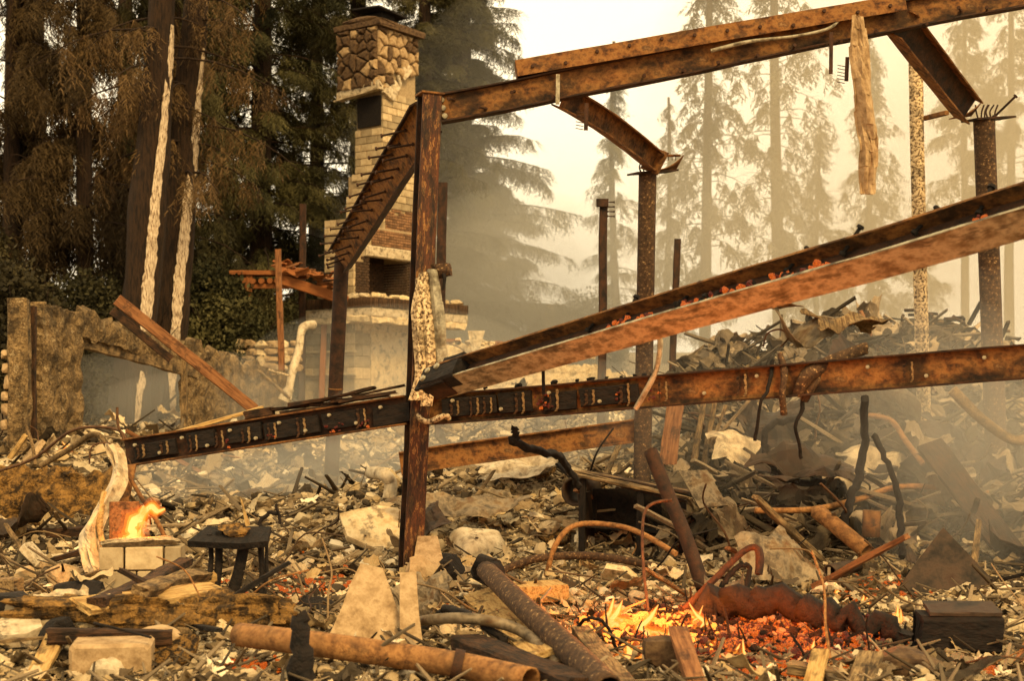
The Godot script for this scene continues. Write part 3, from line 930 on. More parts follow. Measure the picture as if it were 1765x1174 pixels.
# courses of bricks or blocks on a face; side "right" lies in z = at, side "left" in x = at
func courses(o: Node3D, called: String, left: bool, at: float, u0: float, u1: float, y0: float, y1: float, pw: float, ph: float, gap: float, mats: String, keep: Callable) -> void:
	var rows := int(round((y1 - y0) / ph))
	for r in rows:
		var y := y0 + (r + 0.5) * ph
		var u := u0 - (pw * 0.5 if r % 2 else 0.0)
		while u < u1 - 0.02:
			var a := maxf(u, u0)
			var b := minf(u + pw, u1)
			u += pw
			if b - a < 0.05 or not keep.call((a + b) / 2, y): continue
			var proud := 0.012 + rf(-0.006, 0.008)
			var c := (a + b) / 2
			var where := Vector3(at - proud + 0.04, y, c) if left else Vector3(c, y, at + proud - 0.04)
			part(o, called, bx(b - a - gap, ph - gap, 0.08), M["%s_%d" % [mats, rng.randi() % 3]], Transform3D(turn((-PI / 2 if left else 0.0) + rf(-0.008, 0.008), 0, rf(-0.006, 0.006)), where))

func cells(w: float, h: float, n: int, seed_: int) -> Array:      # a wall of irregular stones: polygons around relaxed points
	var g := RandomNumberGenerator.new()
	g.seed = seed_
	var pts := []
	var tries := 0
	while pts.size() < n and tries < 6000:
		tries += 1
		var p := Vector2(g.randf() * w, g.randf() * h)
		var ok := true
		var need := sqrt(w * h / n) * (0.62 + 0.35 * g.randf())
		for q in pts:
			if p.distance_to(q) < need: ok = false
		if ok: pts.append(p)
	var out := []
	for i in pts.size():
		var poly := PackedVector2Array([Vector2(0, 0), Vector2(w, 0), Vector2(w, h), Vector2(0, h)])
		for j in pts.size():
			if i == j: continue
			var m: Vector2 = (pts[i] + pts[j]) / 2
			var nrm: Vector2 = (pts[j] - pts[i]).normalized()
			var cut := PackedVector2Array()
			for k in poly.size():
				var a := poly[k]
				var b := poly[(k + 1) % poly.size()]
				var da := (a - m).dot(nrm)
				var db := (b - m).dot(nrm)
				if da <= 0: cut.append(a)
				if da * db < 0: cut.append(a.lerp(b, da / (da - db)))
			poly = cut
		out.append(poly)
	return out

func stone_mesh(poly: PackedVector2Array, c: Vector2, th: float, ph: float) -> ArrayMesh:
	var rings := []
	var pts := []
	for i in poly.size():
		for k in 3: pts.append(poly[i].lerp(poly[(i + 1) % poly.size()], k / 3.0) - c)
	for q in [[0.0, 0.0], [th * 0.55, 0.006], [th * 0.9, 0.03], [th, 0.07]]:
		var r := PackedVector3Array()
		for p in pts:
			var l: float = p.length()
			var e: float = 0.018 * nz.get_noise_3d(p.x * 200.0 + ph, p.y * 200.0, 0)
			var v: Vector2 = p * maxf(0.1, (l - 0.016 - q[1] + e) / maxf(l, 0.001))
			r.append(Vector3(v.x, v.y, q[0] + 0.02 * nz.get_noise_3d(p.x * 90.0 + ph, p.y * 90.0, 40.0) * (1.0 if q[0] > 0 else 0.0)))
		rings.append(r)
	var s := ST()
	loft(s, rings)
	return done(s)

func stones(o: Node3D, left: bool, at: float, u0: float, w: float, y0: float, h: float, n: int, seed_: int, keep: Callable) -> void:
	var k := 0
	for poly in cells(w, h, n, seed_):
		if poly.size() < 3: continue
		var c := Vector2.ZERO
		for p in poly: c += p
		c /= poly.size()
		k += 1
		if not keep.call(c.x, c.y): continue
		var where := Vector3(at, y0 + c.y, u0 + c.x) if left else Vector3(u0 + c.x, y0 + c.y, at)
		var lit := rng.randf() < (0.14 if left else 0.7)  # right face gets more pale stones: its brighter light is put into colour
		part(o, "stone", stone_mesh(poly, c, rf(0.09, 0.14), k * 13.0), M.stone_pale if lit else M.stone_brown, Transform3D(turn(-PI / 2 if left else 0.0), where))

func cbox(o: Node3D, called: String, a: Vector3, b: Vector3, m: Material, c := 0.012) -> MeshInstance3D:      # a box between two corners
	return part(o, called, box(absf(b.x - a.x), absf(b.y - a.y), absf(b.z - a.z), c), m, Transform3D(Basis(), (a + b) / 2))

func slab_edge(o: Node3D, called: String, from: Vector3, to: Vector3, w: float, h: float, wear: float, m: Material, ph: float) -> void:
	part(o, called, bar((to - from).length(), w, h, int((to - from).length() / 0.08) + 2, 0.01, wear, ph), m, Transform3D(along(from, to), from))

func chimney() -> void:
	var all := func(_u, _v): return true
	var o := T("chimney", "tall free-standing block chimney with stone clad top and open fireplace", "chimney", P(660, 700, 39.0) * Vector3(1, 0, 1))
	o.basis = Basis(Vector3(0.574, 0, -0.819), Vector3.UP, Vector3(0.819, 0, 0.574))
	# cores of mortar behind the pieces
	cbox(o, "core", Vector3(0.03, 6.4, -1.28), Vector3(1.46, 8.0, -0.03), M.joint)
	cbox(o, "core", Vector3(0.03, 8.0, -0.97), Vector3(1.46, 12.0, -0.032), M.joint)
	cbox(o, "core", Vector3(-1.3, 5.92, -0.87), Vector3(1.43, 6.46, 0.1), M.joint)
	cbox(o, "core", Vector3(-1.3, 4.38, -0.87), Vector3(-0.72, 5.92, 0.1), M.joint)
	cbox(o, "core", Vector3(0.98, 4.38, -0.87), Vector3(1.43, 5.92, 0.1), M.joint)
	var firebox := cbox(o, "firebox_back", Vector3(-0.72, 4.38, -0.9), Vector3(0.98, 5.92, -0.78), M.mortar)
	cbox(o, "core", Vector3(-2.06, 1.2, -0.9), Vector3(1.56, 3.8, 0.8), M.joint)
	# shaft
	courses(o, "block", true, 0.0, -1.33, 0.0, 6.45, 8.05, 0.4, 0.2, 0.014, "block", func(u, y): return not (u < -1.0 and y > 7.7) and not (u < -1.2 and y > 7.3))
	courses(o, "block", true, 0.0, -1.0, 0.0, 8.05, 9.3, 0.4, 0.2, 0.014, "block", func(u, y): return not (u < -0.9 and y > 8.6))
	courses(o, "block", false, 0.0, 0.0, 1.5, 7.05, 10.25, 0.4, 0.2, 0.01, "block", all)
	courses(o, "brick", false, 0.0, 0.1, 1.3, 6.45, 7.05, 0.2, 0.075, 0.012, "brick", func(u, y): return y < 6.9 or fmod(u * 7.0, 1.0) > 0.35)
	courses(o, "block", false, 0.0, 0.0, 0.1, 6.45, 7.05, 0.4, 0.2, 0.012, "block", all)
	courses(o, "block", false, 0.0, 1.3, 1.5, 6.45, 7.05, 0.4, 0.2, 0.012, "block", all)
	# soot-black recess below the stone cladding
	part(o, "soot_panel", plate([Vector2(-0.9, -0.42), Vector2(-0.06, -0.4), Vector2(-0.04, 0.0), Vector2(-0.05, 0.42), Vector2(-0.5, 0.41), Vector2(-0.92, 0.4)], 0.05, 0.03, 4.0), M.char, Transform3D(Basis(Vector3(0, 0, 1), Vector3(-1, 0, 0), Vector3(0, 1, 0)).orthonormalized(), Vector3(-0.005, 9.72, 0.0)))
	# pale ledge under the stones
	slab_edge(o, "ledge", Vector3(-0.16, 10.22, -1.45), Vector3(-0.16, 10.38, 0.06), 0.26, 0.24, 0.02, M.white, 3.0)
	slab_edge(o, "ledge", Vector3(0.0, 10.33, 0.07), Vector3(0.42, 10.12, 0.07), 0.1, 0.3, 0.03, M.white, 8.0)
	slab_edge(o, "ledge_flashing", Vector3(-0.33, 10.08, -1.5), Vector3(-0.33, 10.25, 0.1), 0.04, 0.05, 0.02, M.sheet_pale, 5.0)
	# stone cladding
	var clad := cbox(o, "cladding_core", Vector3(-0.24, 10.3, -1.32), Vector3(0.02, 12.0, 0.0), M.mortar)
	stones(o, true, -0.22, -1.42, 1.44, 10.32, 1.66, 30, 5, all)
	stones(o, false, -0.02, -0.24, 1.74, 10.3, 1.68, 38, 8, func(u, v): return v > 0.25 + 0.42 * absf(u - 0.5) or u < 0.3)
	for q in [[0.42, 10.42, 0.3], [0.62, 10.62, -0.4], [0.8, 10.86, 0.7], [0.3, 10.25, -0.2], [0.95, 11.0, 0.2]]:
		part(o, "split_stone", plate([Vector2(-0.16, -0.12), Vector2(0.05, -0.2), Vector2(0.19, 0.02), Vector2(0.02, 0.2)], 0.04, 0.02, q[0] * 9.0), M.white, Transform3D(turn(0, PI / 2 - 0.12, q[2]) , Vector3(q[0], q[1], 0.07)))
	adopt(o, clad, "stone", func(_p): return true)
	adopt(o, clad, "split_stone", func(_p): return true)
	# cap and hood
	var capm := func(w: float, h: float, d: float, ph: float) -> ArrayMesh: return bar(d, w, h, 14, 0.0, 0.03, ph)
	part(o, "cap_slab", capm.call(1.95, 0.16, 1.7, 2.0), M.stone_brown, Transform3D(Basis(), Vector3(0.63, 12.06, -1.5)))
	part(o, "cap_mortar", chunk(Vector3(1.75, 0.32, 1.5), 17, 6, 5, 0.05), M.stone_brown, Transform3D(Basis(), Vector3(0.63, 12.2, -0.62)))
	cbox(o, "flue", Vector3(0.35, 12.2, -0.95), Vector3(0.95, 12.55, -0.35), M.char)
	part(o, "flue_hood", plate([Vector2(-0.62, -0.5), Vector2(0.62, -0.5), Vector2(0.62, 0.5), Vector2(-0.62, 0.5)], 0.05, 0.01, 1.0), M.char, Transform3D(turn(0, 0.05, -0.06), Vector3(0.65, 12.6, -0.65)))
	# fireplace body
	courses(o, "block", true, -1.36, -0.9, 0.15, 4.4, 6.6, 0.4, 0.2, 0.008, "block", func(u, y): return y < 6.45 or u < -0.2)
	courses(o, "brick", false, 0.13, -1.33, -0.7, 4.42, 5.62, 0.2, 0.075, 0.012, "brick_dark", func(u, y): return y < 5.5 or u > -1.0)
	courses(o, "brick", false, 0.13, 0.97, 1.45, 4.42, 5.62, 0.2, 0.075, 0.012, "brick_dark", all)
	courses(o, "brick", false, 0.13, -0.6, 1.3, 5.95, 6.43, 0.2, 0.075, 0.012, "brick", all)
	part(o, "lintel", bar(2.4, 0.2, 0.3, 20, 0.0, 0.012, 6.0), M.white, Transform3D(turn(PI / 2), Vector3(-0.95, 5.78, 0.12)))
	# firebox lining
	courses(o, "brick", false, -0.78, -0.7, 0.96, 4.4, 5.6, 0.2, 0.075, 0.012, "brick_dark", all)
	courses(o, "brick", true, 0.97, -0.78, 0.08, 4.4, 5.6, 0.2, 0.075, 0.012, "brick_dark", all)
	adopt(o, firebox, "brick", func(p): return p.y < 5.6 and p.x > -0.72 and p.x < 0.97 and p.z < 0.09)
	# mantel slab around the hearth
	var hearth := cbox(o, "hearth_slab", Vector3(-2.4, 4.1, -0.62), Vector3(1.6, 4.36, 1.7), M.concrete)
	for k in 32:
		part(o, "soldier_brick", bx(0.062, 0.24, 0.1), M["brick_dark_%d" % (rng.randi() % 3)], Transform3D(turn(-PI / 2, 0, rf(-0.03, 0.03)), Vector3(-2.42 - rf(0, 0.012), 4.25 + rf(-0.01, 0.01), 1.66 - 0.074 * k)))
	for k in 53:
		part(o, "soldier_brick", bx(0.062, 0.24, 0.1), M["brick_dark_%d" % (rng.randi() % 3)], Transform3D(turn(0, 0, rf(-0.03, 0.03)), Vector3(-2.38 + 0.0748 * k, 4.25 + rf(-0.01, 0.01), 1.72 + rf(0, 0.012))))
	cbox(o, "slab_band", Vector3(-2.46, 3.88, -0.66), Vector3(1.58, 4.1, 1.74), M.white, 0.02)
	slab_edge(o, "broken_edge", Vector3(-2.4, 3.8, -0.7), Vector3(-2.4, 3.82, 1.7), 0.3, 0.16, 0.06, M.plaster, 3.0)
	slab_edge(o, "broken_edge", Vector3(-2.5, 3.8, 1.62), Vector3(1.5, 3.8, 1.62), 0.3, 0.18, 0.07, M.plaster, 7.0)
	slab_edge(o, "broken_edge", Vector3(-2.1, 3.72, 0.84), Vector3(1.4, 3.72, 0.84), 0.16, 0.3, 0.05, M.plaster, 9.0)
	for k in 46:
		var left := rng.randf() < 0.25
		var at := Vector3(rf(-2.35, -1.4), 4.4, rf(-0.6, 1.6)) if left else Vector3(rf(-2.2, 1.5), 4.4, rf(0.25, 1.65))
		part(o, "broken_stone", chunk(Vector3(rf(0.15, 0.4), rf(0.1, 0.22), rf(0.15, 0.35)), 700 + k, 3, 6, 0.08), [M.white, M.plaster, M.block_1][k % 3], Transform3D(turn(rf(0, 6)), at + Vector3(0, rf(0, 0.05), 0)))
	adopt(o, hearth, "soldier_brick", func(_p): return true)
	adopt(o, hearth, "broken_stone", func(_p): return true)
	# base below
	courses(o, "base_block", true, -2.1, -0.93, 0.84, 1.4, 3.7, 0.6, 0.3, 0.01, "block", all)
	courses(o, "base_block", false, 0.84, -2.1, -1.5, 1.4, 3.7, 0.6, 0.3, 0.01, "block", all)
	cbox(o, "base_panel", Vector3(-1.48, 1.4, 0.8), Vector3(1.58, 3.7, 0.86), M.plaster)
	slab_edge(o, "base_ledge", Vector3(-2.16, 2.42, -0.95), Vector3(-2.16, 2.42, 0.9), 0.1, 0.05, 0.01, M.concrete, 2.0)
	slab_edge(o, "base_ledge", Vector3(-2.16, 3.02, -0.95), Vector3(-2.16, 3.02, 0.9), 0.1, 0.05, 0.01, M.concrete, 4.0)
	cbox(o, "metal_box", Vector3(-2.2, 3.05, -0.3), Vector3(-2.1, 3.5, 0.0), M.sheet_dark)
	# second chimney far behind
	var b := T("low_chimney", "small hazy brick chimney stump with a plain central panel beyond the ruins", "chimney", P(946, 600, 56.0))
	b.position.y = ground_at(b.position.x, b.position.z) - 0.3
	var top := P(946, 524, 56.0).y - b.position.y
	b.basis = turn(0.25)
	cbox(b, "core", Vector3(-0.72, 0, -0.7), Vector3(0.68, top, 0.0), M.joint)
	courses(b, "brick", false, 0.03, -0.74, -0.22, top - 1.9, top, 0.24, 0.085, 0.014, "brick_dark", all)
	courses(b, "brick", false, 0.03, 0.22, 0.7, top - 1.9, top, 0.24, 0.085, 0.014, "brick_dark", all)
	cbox(b, "panel", Vector3(-0.22, 0.2, 0.0), Vector3(0.22, top, 0.06), M.block_1)

func adopt(o: Node3D, holder: Node3D, called: String, where: Callable) -> void:      # pieces of a part go under it
	for c in o.get_children():
		if c != holder and String(c.name).begins_with(called) and where.call(c.position):
			c.transform = holder.transform.affine_inverse() * c.transform
			o.remove_child(c)
			c.name = called
			holder.add_child(c, true)

# ---------- trees ----------
func spray_mesh(seed_: int, L: float, nl: int, leaf: float, wide: float, droop: float) -> ArrayMesh:      # a leafy twig along +z
	var g := RandomNumberGenerator.new()
	g.seed = seed_
	var s := ST()
	s.set_smooth_group(0xFFFFFFFF)
	for side in [-1.0, 1.0, 0.0]:
		var tip := Vector3(side * L * 0.32, -droop * L * 0.6, L * (1.0 if side == 0.0 else 0.75))
		for i in nl:
			var t := (i + g.randf()) / nl
			var p := tip * t
			p.y -= droop * L * t * t * 0.5
			var a := g.randf() * TAU
			var dir := (Vector3(cos(a), sin(a) * 0.6 - droop * 0.8, 0.5 + g.randf() * 0.7)).normalized()
			var across := dir.cross(Vector3(g.randf() - 0.5, 1, g.randf() - 0.5)).normalized() * wide * g.randf_range(0.7, 1.3)
			var l := leaf * g.randf_range(0.6, 1.3)
			tri(s, p - across, p + dir * l, p + across)
			tri(s, p + dir * l * 0.35 + across * 1.6, p + dir * l * 1.15, p + dir * l * 0.3)
	return done(s)

func leaf_cluster(seed_: int, r: float, n: int, leaf: float) -> ArrayMesh:       # broad leaves round a point
	var g := RandomNumberGenerator.new()
	g.seed = seed_
	var s := ST()
	s.set_smooth_group(0xFFFFFFFF)
	for i in n:
		var p := Vector3(g.randfn(), g.randfn(), g.randfn()) * r * 0.5
		var d := Vector3(g.randf() - 0.5, g.randf() - 0.7, g.randf() - 0.5).normalized()
		var w := d.cross(Vector3(g.randf() - 0.5, g.randf(), g.randf() - 0.5)).normalized()
		var l := leaf * g.randf_range(0.6, 1.3)
		quad(s, p - d * l * 0.5, p + w * l * 0.3, p + d * l * 0.5, p - w * l * 0.3)
	return done(s)

# shape: 0 dense cone, 1 sparse and drooping; tint: base colours of the leaves
func conifer(called: String, label: String, base: Vector3, H: float, r0: float, reach: float, h0: float, nb: int, per: int, tints: Array, opt := {}) -> Node3D:
	var o := T(called, label, "tree", base, opt.get("group", ""))
	var lean: Vector3 = opt.get("lean", Vector3.ZERO)
	var tr := []
	for i in 15:
		var t := i / 14.0
		tr.append(Vector3(0, -0.5 + t * (H + 0.5), 0) + lean * t * t + Vector3(nz.get_noise_2d(t * 60.0, base.x * 50.0), 0, nz.get_noise_2d(t * 60.0, base.x * 50.0 + 99.0)) * 0.3)
	part(o, "trunk", tube(tr, r0, 14, r0 * 0.3, 0.18, false, base.x), M[opt.get("bark", "bark")])
	var limbs := ST()
	var xfs := []
	var cols := []
	var droop: float = opt.get("droop", 0.35)
	var size: float = opt.get("size", 1.0)
	var bare: float = opt.get("bare", 0.2)
	for b in nb:
		var t := pow((b + rng.randf()) / nb, opt.get("pow", 1.0))
		var y: float = lerpf(h0, H * 0.98, t)
		var prof: float = maxf(0.12, 1.0 - pow((y - h0) / (H - h0), opt.get("taper", 1.2))) * clampf((y - h0) / 2.0 + opt.get("low", 0.75), 0.3, 1.0)
		var az := rng.randf() * TAU
		var len_ := reach * prof * rf(opt.get("least", 0.55), 1.15)
		var k: float = y / H
		var at: Vector3 = Vector3(0, y, 0) + lean * k * k
		var dir := Vector3(cos(az), 0, sin(az))
		var rise: float = opt.get("rise", 0.15) + rf(-0.12, 0.12)
		var path := []
		for i in 6:
			var u := i / 5.0
			path.append(at + dir * len_ * u + Vector3(0, len_ * (rise * u - droop * u * u) + 0.05 * len_ * nz.get_noise_2d(u * 90.0, b * 31.0), 0) + dir.cross(Vector3.UP) * len_ * 0.16 * nz.get_noise_2d(u * 70.0, b * 57.0 + 300.0))
		tube_into(limbs, path, maxf(0.012, r0 * 0.11 * (1.15 - t)), 5, 0.006)
		for i in int(per * (0.35 + 0.65 * prof)):
			var u := bare + (1.0 - bare) * rng.randf()
			var f := u * 5.0
			var j := mini(int(f), 4)
			var p: Vector3 = (path[j] as Vector3).lerp(path[j + 1], f - j)
			var tang: Vector3 = (path[j + 1] - path[j]).normalized()
			var side := tang.cross(Vector3.UP).normalized()
			var out := (tang * rf(0.2, 1.0) + side * rf(-1.1, 1.1) + Vector3.UP * rf(-0.7, 0.25) - Vector3.UP * droop * 0.7).normalized()
			var sc := size * rf(0.6, 1.35) * (1.15 - 0.35 * u)
			xfs.append(Transform3D(along(Vector3.ZERO, out).scaled(Vector3.ONE * sc), p + side * rf(-0.2, 0.2) * len_ * 0.3))
			var c: Color = (tints[0] as Color).lerp(tints[1], clampf(0.5 + 1.1 * nz.get_noise_3d(p.x * 22.0, p.y * 22.0 + base.x * 10.0, p.z * 22.0) + rf(-0.3, 0.3), 0.0, 1.0))
			cols.append(c)
		if rng.randf() < opt.get("twigs", 0.0):
			for i in 4:
				var u := rf(0.3, 0.95)
				var j := mini(int(u * 5.0), 4)
				var p: Vector3 = path[j]
				var q := p + (dir.rotated(Vector3.UP, rf(-1.1, 1.1)) * 0.6 + Vector3(0, rf(-0.5, 0.15), 0)) * len_ * 0.35
				tube_into(limbs, [p, p.lerp(q, 0.5) + Vector3(0, 0.04, 0), q], 0.01, 4, 0.004)
	var lm := part(o, "limbs", done(limbs), M[opt.get("bark", "bark")])
	lm.set_meta("kind", "stuff")
	if xfs.size() > 0:
		many(o, "crown", sprays[opt.get("spray", 0)], M.leaf, xfs, cols)
	return o

func bush(called: String, label: String, base: Vector3, size: Vector3, n: int, tints: Array, cluster: int, cat := "bush") -> void:
	var o := T(called, label, cat, base)
	var xfs := []
	var cols := []
	var st := ST()
	for i in 14:
		var tip := Vector3(rf(-0.45, 0.45) * size.x, size.y * rf(0.5, 0.98), rf(-0.45, 0.45) * size.z)
		tube_into(st, smooth_path([Vector3(tip.x * 0.25, -0.2, tip.z * 0.25), tip * 0.5 + Vector3(rf(-0.2, 0.2), 0.1, 0), tip], 3), 0.035, 5, 0.008)
	part(o, "stems", done(st), M.bark).set_meta("kind", "stuff")
	for i in n:
		var a := rng.randf() * TAU
		var r := sqrt(rng.randf())
		var y := rng.randf()
		var swell := 0.75 + 0.6 * nz.get_noise_3d(cos(a) * 40.0 + base.x * 9.0, y * 90.0, sin(a) * 40.0)
		var k: float = r * swell * (1.0 - 0.55 * y * y)
		var p := Vector3(cos(a) * k * size.x * 0.5, y * size.y * (0.8 + 0.5 * swell - 0.3), sin(a) * k * size.z * 0.5)
		xfs.append(Transform3D(turn(rf(0, 6), rf(-1, 1)).scaled(Vector3.ONE * rf(0.7, 1.4)), p))
		cols.append((tints[0] as Color).lerp(tints[1], clampf(0.5 + 1.2 * nz.get_noise_3d(p.x * 30.0, p.y * 30.0, p.z * 30.0 + base.x * 10.0) + rf(-0.3, 0.3), 0, 1)))
	many(o, "foliage", sprays[cluster], M.leaf, xfs, cols)

func V(px: float, d: float) -> Vector3:      # foot of a tree seen in column px at distance d
	var x := (px - 882.5) * d / F
	return Vector3(x, hill(x, d) - 0.15, -d)

func trees() -> void:
	sprays = [spray_mesh(1, 0.62, 13, 0.13, 0.012, 0.35), spray_mesh(2, 0.75, 15, 0.15, 0.011, 0.8), spray_mesh(3, 0.7, 11, 0.16, 0.016, 0.2), leaf_cluster(4, 0.3, 34, 0.1), spray_mesh(6, 1.0, 14, 0.24, 0.026, 0.3)]
	var brown := [C(0.018, 0.012, 0.006), C(0.075, 0.048, 0.02)]
	var olive := [C(0.02, 0.018, 0.008), C(0.075, 0.064, 0.025)]
	var green := [C(0.024, 0.024, 0.01), C(0.1, 0.088, 0.034)]
	var dark := [C(0.018, 0.015, 0.008), C(0.06, 0.048, 0.02)]
	# the two burnt trunks with bare strips
	burnt_tree("burnt_tree", "left of two black burnt trunks with a long bare white strip", [[222, 752], [238, 560], [258, 330], [272, 150], [282, 0], [292, -260]], 31.5, [72, 66, 58, 50, 44, 34], [[243, 742, 9], [252, 650, 17], [258, 560, 24], [268, 430, 24], [280, 300, 18], [290, 190, 13], [298, 90, 9], [300, 45, 5]])
	burnt_tree("burnt_tree", "right of two black burnt trunks, its bare white strip starting lower", [[268, 745], [292, 560], [308, 380], [322, 220], [338, 0], [352, -260]], 32.6, [66, 60, 54, 48, 44, 34], [[302, 715, 8], [303, 640, 15], [312, 540, 22], [322, 420, 24], [333, 310, 18], [342, 215, 13], [349, 140, 8], [354, 85, 3]])
	# scorched drooping trees on the left
	conifer("scorched_conifer", "scorched brown drooping conifer at the picture's upper left corner", V(20, 36), 19, 0.3, 3.4, 2.0, 100, 42, brown, {"droop": 0.55, "least": 0.3, "spray": 1, "twigs": 0.5, "rise": 0.3})
	conifer("scorched_conifer", "rust brown conifer with hanging twigs left of the white striped trunks", V(150, 35), 19, 0.26, 2.5, 4.0, 90, 34, brown, {"droop": 0.5, "least": 0.3, "spray": 1, "twigs": 0.6, "rise": 0.3})
	conifer("dark_conifer", "dark conifer whose crown hides behind the two striped trunks", V(300, 38), 21, 0.34, 3.2, 2.0, 130, 46, olive, {"droop": 0.45, "least": 0.3, "spray": 1, "twigs": 0.5, "rise": 0.15})
	conifer("dark_conifer", "nearly black conifer at the far left edge behind the scorched one", V(-80, 42), 22, 0.4, 3.6, 0.8, 80, 40, dark, {"droop": 0.5, "spray": 1})
	conifer("green_conifer", "olive green conifer filling the gap between striped trunks and chimney", V(455, 43), 23, 0.4, 4.0, 2.5, 190, 60, green, {"droop": 0.3, "spray": 0, "twigs": 0.4, "rise": 0.1})
	conifer("green_conifer", "dim green conifer directly behind the chimney shaft", V(610, 48), 24, 0.42, 3.6, 2.0, 170, 56, olive, {"droop": 0.28, "spray": 0, "rise": 0.1})
	conifer("green_conifer", "broad grey green conifer right of the chimney reaching out of view", V(800, 52), 26, 0.5, 5.2, 1.2, 330, 74, green, {"droop": 0.22, "spray": 0, "taper": 1.0, "rise": 0.1, "least": 0.25})
	conifer("green_conifer", "shaded conifer between the chimney and the broad grey green one", V(735, 47), 21, 0.36, 2.8, 2.0, 150, 50, olive, {"droop": 0.28, "spray": 0, "rise": 0.1})
	conifer("dark_conifer", "dark slender conifer standing behind the orange wooden frame", V(545, 52), 22, 0.36, 3.4, 1.0, 110, 46, dark, {"droop": 0.4, "spray": 0})
	conifer("dark_conifer", "dark conifer far behind the leaning board and burnt wall", V(215, 50), 23, 0.4, 3.4, 0.8, 80, 40, dark, {"droop": 0.5, "spray": 1})
	conifer("dark_conifer", "dark conifer behind the scorched brown ones, bright sky through it", V(70, 56), 21, 0.36, 3.0, 0.8, 70, 34, dark, {"droop": 0.5, "spray": 1})
	conifer("dark_conifer", "dark conifer deep in the wood behind the striped trunks", V(385, 56), 24, 0.4, 4.2, 0.8, 170, 54, dark, {"droop": 0.35, "spray": 0})
	# hazy trees to the right
	conifer("young_fir", "hazy young fir between the broad conifer and the pipe column", V(1060, 60), 14.0, 0.22, 2.6, 1.0, 64, 26, green, {"droop": 0.3, "spray": 0, "bark": "bark_pale", "taper": 0.9, "least": 0.2})
	conifer("young_fir", "hazy bushy fir just right of the pipe column", V(1150, 66), 12.5, 0.2, 2.7, 1.0, 60, 16, green, {"droop": 0.3, "spray": 0, "bark": "bark_pale", "least": 0.2})
	conifer("bare_pine", "thinner of two tall hazy pines with bare drooping limbs", V(1221, 62), 25, 0.27, 3.4, 4.0, 120, 7, olive, {"droop": 0.5, "spray": 4, "bark": "bark_pale", "twigs": 0.9, "bare": 0.4, "rise": 0.2, "least": 0.3})
	conifer("bare_pine", "thicker of two tall hazy pines with a straight bare trunk", V(1337, 60), 27, 0.3, 4.0, 3.0, 130, 6, olive, {"droop": 0.5, "spray": 4, "bark": "bark_pale", "twigs": 0.95, "bare": 0.4, "rise": 0.2, "least": 0.3})
	conifer("bare_pine", "faint pine showing behind the long hanging cream strip", V(1495, 72), 17, 0.22, 3.4, 2.5, 80, 8, olive, {"droop": 0.45, "spray": 4, "bark": "bark_pale", "twigs": 0.9, "least": 0.25})
	conifer("bare_pine", "ghostly pine in thick smoke beyond the slender white post", V(1662, 80), 24, 0.26, 2.6, 9.0, 60, 15, olive, {"droop": 0.3, "spray": 4, "bark": "bark_pale"})
	conifer("bare_pine", "ghostly tall pine at the right edge of the picture", V(1742, 78), 27, 0.3, 3.2, 8.0, 70, 15, olive, {"droop": 0.3, "spray": 4, "bark": "bark_pale"})
	conifer("young_fir", "pale fir low behind the thicker tall pine's right side", V(1410, 88), 14.5, 0.2, 3.4, 1.0, 60, 12, green, {"droop": 0.3, "spray": 4, "bark": "bark_pale", "least": 0.2})
	conifer("young_fir", "faint fir beside the ghostly pine in the thickest smoke", V(1590, 95), 11, 0.2, 3.4, 1.0, 50, 14, green, {"droop": 0.3, "spray": 4, "bark": "bark_pale"})
	# undergrowth
	bush("dark_shrub", "dark leafy shrub behind the burnt wall's left pillar", V(40, 30), Vector3(4.0, 3.6, 3.0), 900, dark, 3)
	bush("dark_shrub", "dark leafy shrub seen through the burnt wall's opening", V(190, 33), Vector3(4.4, 3.4, 3.0), 900, olive, 3)
	bush("leafy_shrub", "olive leafy shrub between the striped trunks and orange frame", V(375, 35.5), Vector3(3.4, 3.9, 2.6), 900, green, 3)
	bush("leafy_shrub", "dusty shrub under the orange wooden frame", V(455, 40), Vector3(3.6, 3.0, 2.6), 800, green, 3)
	bush("dark_shrub", "shadowy shrub low behind the leaning red board", V(290, 37), Vector3(4.0, 4.4, 2.6), 900, dark, 3)
	bush("dark_shrub", "shadowy tall shrub at the far left edge", V(-40, 34), Vector3(4.5, 5.0, 3.0), 900, dark, 3)
	bush("leafy_shrub", "hazy shrub right of the low brick chimney stump", V(1010, 54), Vector3(4.0, 3.2, 3.0), 500, green, 3)
	bush("leafy_shrub", "smoky shrub left of the low brick chimney stump", V(850, 55), Vector3(5.0, 3.6, 3.0), 600, green, 3)

